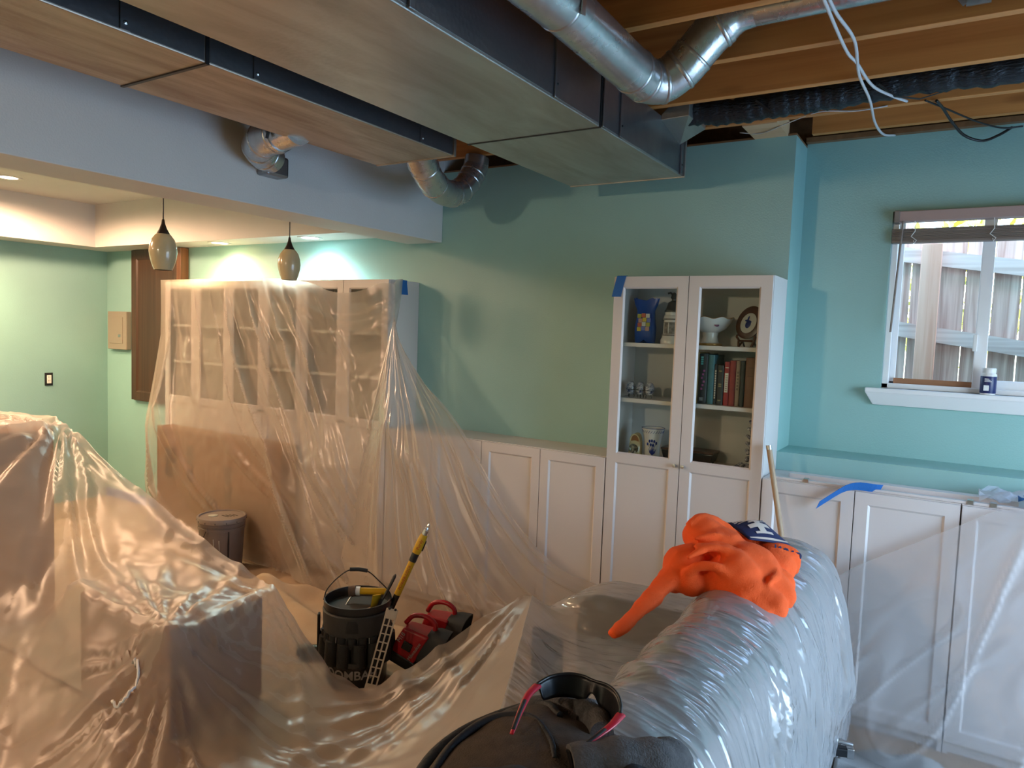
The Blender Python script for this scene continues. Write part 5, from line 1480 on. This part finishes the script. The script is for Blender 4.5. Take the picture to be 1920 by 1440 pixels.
# ------------------------------------------------------------------ orange sweatshirt on the sofa back
M['orange'] = mat('orange_fleece', (0.90, 0.10, 0.008), 0.85, var=0.08, vscale=12, bump=0.35, bscale=260)
M['navy_cloth'] = mat('navy_print', (0.012, 0.018, 0.075), 0.8)
M['print_white'] = mat('cream_print', (0.62, 0.52, 0.45), 0.8)
hd = thing('sweatshirt', 'orange sweatshirt with navy and white printed panel crumpled on the sofa back', 'sweatshirt', (0.95, -1.25, 0.87))
BL = [(0.983, -1.256, 0.897, 0.125), (0.870, -1.229, 0.940, 0.115), (0.817, -1.210, 0.992, 0.078), (0.799, -1.346, 0.917, 0.085), (1.058, -1.295, 0.865, 0.088), (1.035, -1.370, 0.846, 0.066), (1.034, -1.105, 0.907, 0.080), (0.928, -1.051, 0.936, 0.085), (0.839, -1.394, 0.886, 0.058), (0.774, -1.412, 0.885, 0.050), (0.932, -1.336, 0.889, 0.090), (0.992, -0.988, 0.929, 0.060), (1.081, -1.231, 0.884, 0.060), (1.073, -1.058, 0.898, 0.040), (1.063, -1.375, 0.861, 0.070), (1.012, -1.382, 0.880, 0.075), (1.095, -1.307, 0.866, 0.060), (1.048, -1.422, 0.833, 0.045), (0.972, -1.356, 0.913, 0.090), (1.061, -1.436, 0.841, 0.055), (1.099, -1.388, 0.856, 0.055), (1.014, -1.441, 0.857, 0.045)]
g = MB()
for x, y, z, r in BL:
    g.lathe([(0.0, -r * 0.92)] + [(r * math.cos(a), r * 0.92 * math.sin(a)) for a in np.linspace(-1.3, 1.3, 9)] + [(0.0, r * 0.92)], 18, (x, y, z))
def fold(pts, r0, r1=None):
    n = 18
    P = spline(pts, n)
    r1 = r1 or r0
    rs = [(r0 + (r1 - r0) * i / (n - 1)) * (0.35 + 0.65 * math.sin(math.pi * min(max(i / (n - 1), 0.06), 0.94)) ** 0.5) for i in range(n)]
    g.tube(P.tolist(), rs, 10)
fold([(0.827, -1.441, 0.978), (0.883, -1.380, 1.006), (0.966, -1.353, 0.990), (1.044, -1.379, 0.953)], 0.017)
fold([(0.814, -1.433, 0.900), (0.858, -1.436, 0.949), (0.922, -1.431, 0.961), (0.975, -1.424, 0.927), (1.009, -1.429, 0.893)], 0.018)
fold([(0.811, -1.330, 1.014), (0.881, -1.285, 1.027), (0.954, -1.197, 0.972), (1.022, -1.205, 0.939)], 0.016)
fold([(0.831, -1.390, 1.004), (0.905, -1.331, 1.009), (0.998, -1.335, 0.977), (1.078, -1.336, 0.930)], 0.014)
fold([(0.985, -1.447, 0.865), (1.024, -1.460, 0.839), (1.073, -1.431, 0.824), (1.111, -1.346, 0.851), (1.118, -1.266, 0.901)], 0.022)
fold([(0.767, -1.261, 1.039), (0.795, -1.195, 1.052), (0.849, -1.140, 1.028), (0.921, -1.145, 0.989)], 0.026)
fold([(1.041, -1.095, 0.974), (1.080, -1.072, 0.957), (1.102, -1.061, 0.929), (1.102, -1.065, 0.881)], 0.026)
fold([(1.083, -1.392, 0.929), (1.088, -1.305, 0.942), (1.061, -1.225, 0.962)], 0.012)
P = spline([(0.770, -1.385, 0.900), (0.752, -1.477, 0.868), (0.738, -1.583, 0.835), (0.722, -1.689, 0.805), (0.703, -1.75, 0.782)], 24)
g.tube(P.tolist(), np.linspace(0.046, 0.020, 24).tolist(), 14, flat=0.7)
o = g.build('fleece_body', M['orange'], hd, world=True, smooth=True)
m_ = o.modifiers.new('remesh', 'REMESH')
m_.mode, m_.voxel_size, m_.use_smooth_shade = 'VOXEL', 0.0075, True
m_ = o.modifiers.new('smooth', 'SMOOTH')
m_.factor, m_.iterations = 0.5, 7
tx = bpy.data.textures.new('cloth_wrinkle', 'CLOUDS')
tx.noise_scale = 0.10
m_ = o.modifiers.new('wrinkle', 'DISPLACE')
m_.texture, m_.strength, m_.texture_coords = tx, 0.022, 'LOCAL'
# printed panel lying over the top, curved
def quad(a, b, c, d, bulge, lift, n=14):
    a, b, c, d = [np.array(q) for q in (a, b, c, d)]
    A = np.zeros((n, n, 3))
    for i in range(n):
        for j in range(n):
            u, v = i / (n - 1), j / (n - 1)
            A[i, j] = a * (1 - u) * (1 - v) + b * u * (1 - v) + c * u * v + d * (1 - u) * v
            A[i, j, 2] += lift + bulge * math.sin(math.pi * u) * math.sin(math.pi * v)
    return A
PA, PB, PC, PD = (0.868, -1.110, 1.030), (0.962, -1.165, 0.998), (1.082, -1.060, 0.975), (0.955, -0.945, 1.020)
A = quad(PA, PB, PC, PD, 0.030, 0.006)
MB().grid(A).build('navy_panel', M['navy_cloth'], hd, world=True, smooth=True, solid=0.004)
def on_panel(u, v, h=0.006):
    a, b, c, d = [np.array(q) for q in (PA, PB, PC, PD)]
    p = a * (1 - u) * (1 - v) + b * u * (1 - v) + c * u * v + d * (1 - u) * v
    p[2] += 0.006 + 0.030 * math.sin(math.pi * min(max(u, 0), 1)) * math.sin(math.pi * min(max(v, 0), 1)) + h
    return p.tolist()
def print_quad(name, u0, u1, v0, v1, h=0.004):
    n = 6
    B = np.array([[on_panel(u0 + (u1 - u0) * i / (n - 1), v0 + (v1 - v0) * j / (n - 1), h) for j in range(n)] for i in range(n)])
    MB().grid(B).build(name, M['print_white'], hd, world=True, smooth=True)
print_quad('block_letter', 0.52, 0.66, 0.22, 0.72)     # bars of the big block letter
print_quad('block_letter', 0.40, 0.52, 0.42, 0.56)
print_quad('block_letter', 0.66, 0.80, 0.40, 0.56)
print_quad('block_letter', 0.38, 0.44, 0.30, 0.68)
print_quad('block_letter', 0.78, 0.84, 0.28, 0.70)
print_quad('panel_border', 0.93, 0.98, 0.05, 0.98)
print_quad('panel_border', 0.28, 0.31, 0.10, 0.90)
g = text_mb('ILLINOIS', 0.24, extrude=0.0, bold=0.008)
xs_ = [p[0] for p in g.v]
w_ = max(xs_) - min(xs_)
g.v = [tuple(on_panel(0.16 + p[1] * 0.8, 0.5 - p[0] / w_ * 0.9, 0.005)) for p in g.v]
g.build('lettering', M['print_white'], hd, world=True)
g = text_mb('OMW', 0.042, extrude=0.0008, bold=0.001)
g.move(frame_matrix((1.082, -1.098, 0.958), (-0.62, -0.45, 0.25), (0.35, 0.15, 0.9)))
g.build('cuff_lettering', M['navy_cloth'], hd, world=True)

# ------------------------------------------------------------------ bundle of dark clothing with sunglasses on it
M['brown_felt'] = mat('brown_grey_felt', (0.060, 0.042, 0.030), 0.95, var=0.15, vscale=60, bump=0.4, bscale=300)
M['grey_knit'] = mat('grey_knit', (0.085, 0.082, 0.085), 0.95, var=0.2, vscale=90, bump=0.4, bscale=320)
M['dark_jacket'] = mat('dark_navy_jacket', (0.012, 0.014, 0.019), 0.7, bump=0.2, bscale=150)
bg = thing('clothing_bundle', 'brown and grey clothing bundled on the sofa back under the sunglasses', 'clothing', (1.04, -2.80, 0.87))
nr_, na = 16, 72
A = np.zeros((nr_, na + 1, 3))
for i in range(nr_):
    for j in range(na + 1):
        a = 2 * math.pi * j / na
        t = i / (nr_ - 1)
        r = 0.235 * math.sin(t * math.pi / 2) ** 0.9
        e = 1 + 0.05 * math.sin(3 * a + 0.7) + 0.03 * math.sin(7 * a)
        x, y = 1.035 + r * e * math.cos(a) * 0.92, -2.80 + r * e * math.sin(a)
        z = 0.865 + 0.195 * math.cos(t * math.pi / 2) ** 0.65 + 0.006 * math.sin(9 * a + 5 * t) * t + 0.004 * math.sin(23 * x + 17 * y)
        A[i, j] = (x, y, z)
MB().grid(A).build('felt_garment', M['brown_felt'], bg, world=True, smooth=True)
def roll(name, pts, r, m, flat=None, n=30, wav=0.0):
    P = spline(pts, n)
    rs = r if isinstance(r, list) else [r] * n
    rs = np.interp(np.linspace(0, 1, n), np.linspace(0, 1, len(rs)), rs)
    rs = [v * (1 + wav * math.sin(i * 1.1)) for i, v in enumerate(rs)]
    MB().tube(P.tolist(), rs, 16, flat=flat).build(name, m, bg, world=True, smooth='auto')
roll('black_piping', [(0.935, -3.01, 0.99), (0.885, -2.93, 0.985), (0.855, -2.84, 0.985), (0.858, -2.75, 0.99), (0.90, -2.675, 1.005), (0.965, -2.66, 1.035), (1.02, -2.70, 1.052)], [0.010, 0.013, 0.014, 0.013, 0.012, 0.010, 0.006], M['dark_jacket'])
roll('black_piping', [(0.955, -3.01, 1.01), (0.915, -2.92, 1.02), (0.90, -2.83, 1.03), (0.925, -2.76, 1.043), (0.985, -2.74, 1.055), (1.05, -2.79, 1.062), (1.08, -2.83, 1.06)], [0.005, 0.006, 0.007, 0.007, 0.006, 0.005, 0.004], M['dark_jacket'])
roll('grey_collar', [(0.90, -2.70, 1.0), (0.96, -2.645, 1.02), (1.05, -2.64, 1.03), (1.10, -2.70, 1.045)], [0.015, 0.026, 0.03, 0.02], M['grey_knit'], wav=0.08)
roll('grey_sleeve', [(1.10, -2.815, 1.045), (1.155, -2.765, 1.045), (1.20, -2.71, 1.03), (1.20, -2.64, 1.00), (1.16, -2.60, 0.97)], [0.034, 0.040, 0.042, 0.040, 0.032], M['grey_knit'], wav=0.05)
MB().lathe([(0.0, 0.0), (0.027, 0.0)], 18).move(frame_matrix((1.0995, -2.8165, 1.045), (0.66, -0.75, 0), (0, 0, 1)) @ Matrix.Translation((0, 0, 0.001))).build('sleeve_opening', M['black'], bg, world=True)
roll('grey_fold', [(1.20, -2.72, 1.01), (1.235, -2.68, 0.985), (1.25, -2.62, 0.95), (1.22, -2.56, 0.92)], [0.03, 0.036, 0.034, 0.02], M['grey_knit'], wav=0.06)
for k, (x0, y0, x1, y1, z) in enumerate(((0.94, -3.00, 1.22, -2.86, 0.985), (0.98, -3.06, 1.27, -2.90, 0.955), (1.14, -2.86, 1.26, -2.74, 0.975), (1.02, -3.10, 1.30, -2.96, 0.92))):
    roll('jacket_fold', [(x0, y0, z), ((x0 * 2 + x1) / 3, (y0 * 2 + y1) / 3 + 0.02, z + 0.02), ((x0 + 2 * x1) / 3, (y0 + 2 * y1) / 3 + 0.015, z + 0.015), (x1, y1, z - 0.03)], [0.05, 0.07, 0.065, 0.045], M['dark_jacket'], wav=0.05)

sg = thing('sunglasses', 'wraparound sunglasses with black lenses and red arms on the clothing', 'sunglasses', (1.045, -2.70, 1.06))
M['lens'] = mat('black_lens', (0.006, 0.006, 0.008), 0.35, spec=0.25)
M['red_arm'] = mat('red_plastic', (0.50, 0.012, 0.035), 0.35)
P = spline([(0.966, -2.690, 1.088), (0.974, -2.655, 1.090), (0.995, -2.631, 1.092), (1.020, -2.621, 1.092), (1.045, -2.622, 1.090), (1.072, -2.624, 1.091), (1.098, -2.640, 1.090), (1.116, -2.664, 1.088), (1.127, -2.690, 1.086)], 60)
A = np.zeros((60, 7, 3))
for i in range(60):
    t = i / 59
    dep = 0.040 * (1 - 0.55 * math.exp(-((t - 0.52) / 0.06) ** 2)) * (0.55 + 0.45 * math.sin(math.pi * t) ** 0.4)
    for j in range(7):
        v = j / 6
        nx, ny = P[i, 0] - 1.046, P[i, 1] + 2.70
        l = math.hypot(nx, ny)
        A[i, j] = (P[i, 0] - nx / l * 0.012 * v, P[i, 1] - ny / l * 0.012 * v, P[i, 2] - dep * v)
MB().grid(A).build('wrap_lens', M['lens'], sg, world=True, smooth=True, solid=0.0025)
MB().tube(P.tolist(), 0.0028, 8).build('brow_frame', M['black'], sg, world=True, smooth=True)
for pts in ([(0.966, -2.688, 1.084), (0.972, -2.73, 1.086), (0.984, -2.775, 1.080), (0.997, -2.822, 1.068)], [(1.127, -2.688, 1.082), (1.129, -2.73, 1.084), (1.120, -2.775, 1.080), (1.104, -2.816, 1.070)]):
    Q = spline(pts, 20)
    MB().tube(Q.tolist(), np.linspace(0.0085, 0.0035, 20).tolist(), 10, flat=0.5).build('temple_arm', M['red_arm'], sg, world=True, smooth=True)
    MB().tube(Q[9:19].tolist(), np.linspace(0.0045, 0.0036, 10).tolist(), 8).build('arm_grip', M['black_rubber'], sg, world=True, smooth=True)

# ------------------------------------------------------------------ small things
def sheet_z(x, y):
    g = SHEET['g']
    return float(g[..., 2].reshape(-1)[np.argmin((g[..., 0] - x).reshape(-1) ** 2 + (g[..., 1] - y).reshape(-1) ** 2)])
rx, ry = min(((-1.455 + 1.88 * t, -2.055 - 1.07 * t) for t in np.linspace(0, 0.38, 40)), key=lambda q: abs(sheet_z(*q) - (0.1 + (q[0] + 1.455) / 1.88)))
rg = thing('plastic_ring', 'small white plastic ring lying on the sheet in front of the low carton', 'ring', (rx, ry, sheet_z(rx, ry)))
MB().tube([(rx + 0.045 * math.cos(a), ry + 0.045 * math.sin(a), sheet_z(rx + 0.045 * math.cos(a), ry + 0.045 * math.sin(a)) + 0.012) for a in np.linspace(-1.9, 2.0, 24)], 0.006, 10).build('ring_band', M['white'], rg, world=True, smooth=True)
sp = thing('staple_gun', 'black and silver staple gun lying on the grey drop cloth by the sofa', 'staple gun', (1.26, -0.65, 0.05))
MB().hexa([(1.215, -0.69, 0.05), (1.30, -0.66, 0.05), (1.29, -0.625, 0.05), (1.205, -0.655, 0.05)], [(1.215, -0.69, 0.085), (1.30, -0.66, 0.085), (1.29, -0.625, 0.085), (1.205, -0.655, 0.085)]).build('gun_body', M['black'], sp, world=True, bevel=0.006)
MB().hexa([(1.28, -0.668, 0.048), (1.305, -0.659, 0.048), (1.294, -0.622, 0.048), (1.269, -0.631, 0.048)], [(1.28, -0.668, 0.089), (1.305, -0.659, 0.089), (1.294, -0.622, 0.089), (1.269, -0.631, 0.089)]).build('nose_plate', M['steel'], sp, world=True, bevel=0.003)
MB().tube([(1.295, -0.645, 0.10), (1.25, -0.66, 0.108), (1.18, -0.685, 0.095)], [0.008, 0.010, 0.008], 10).build('lever', M['steel'], sp, world=True, smooth='auto')
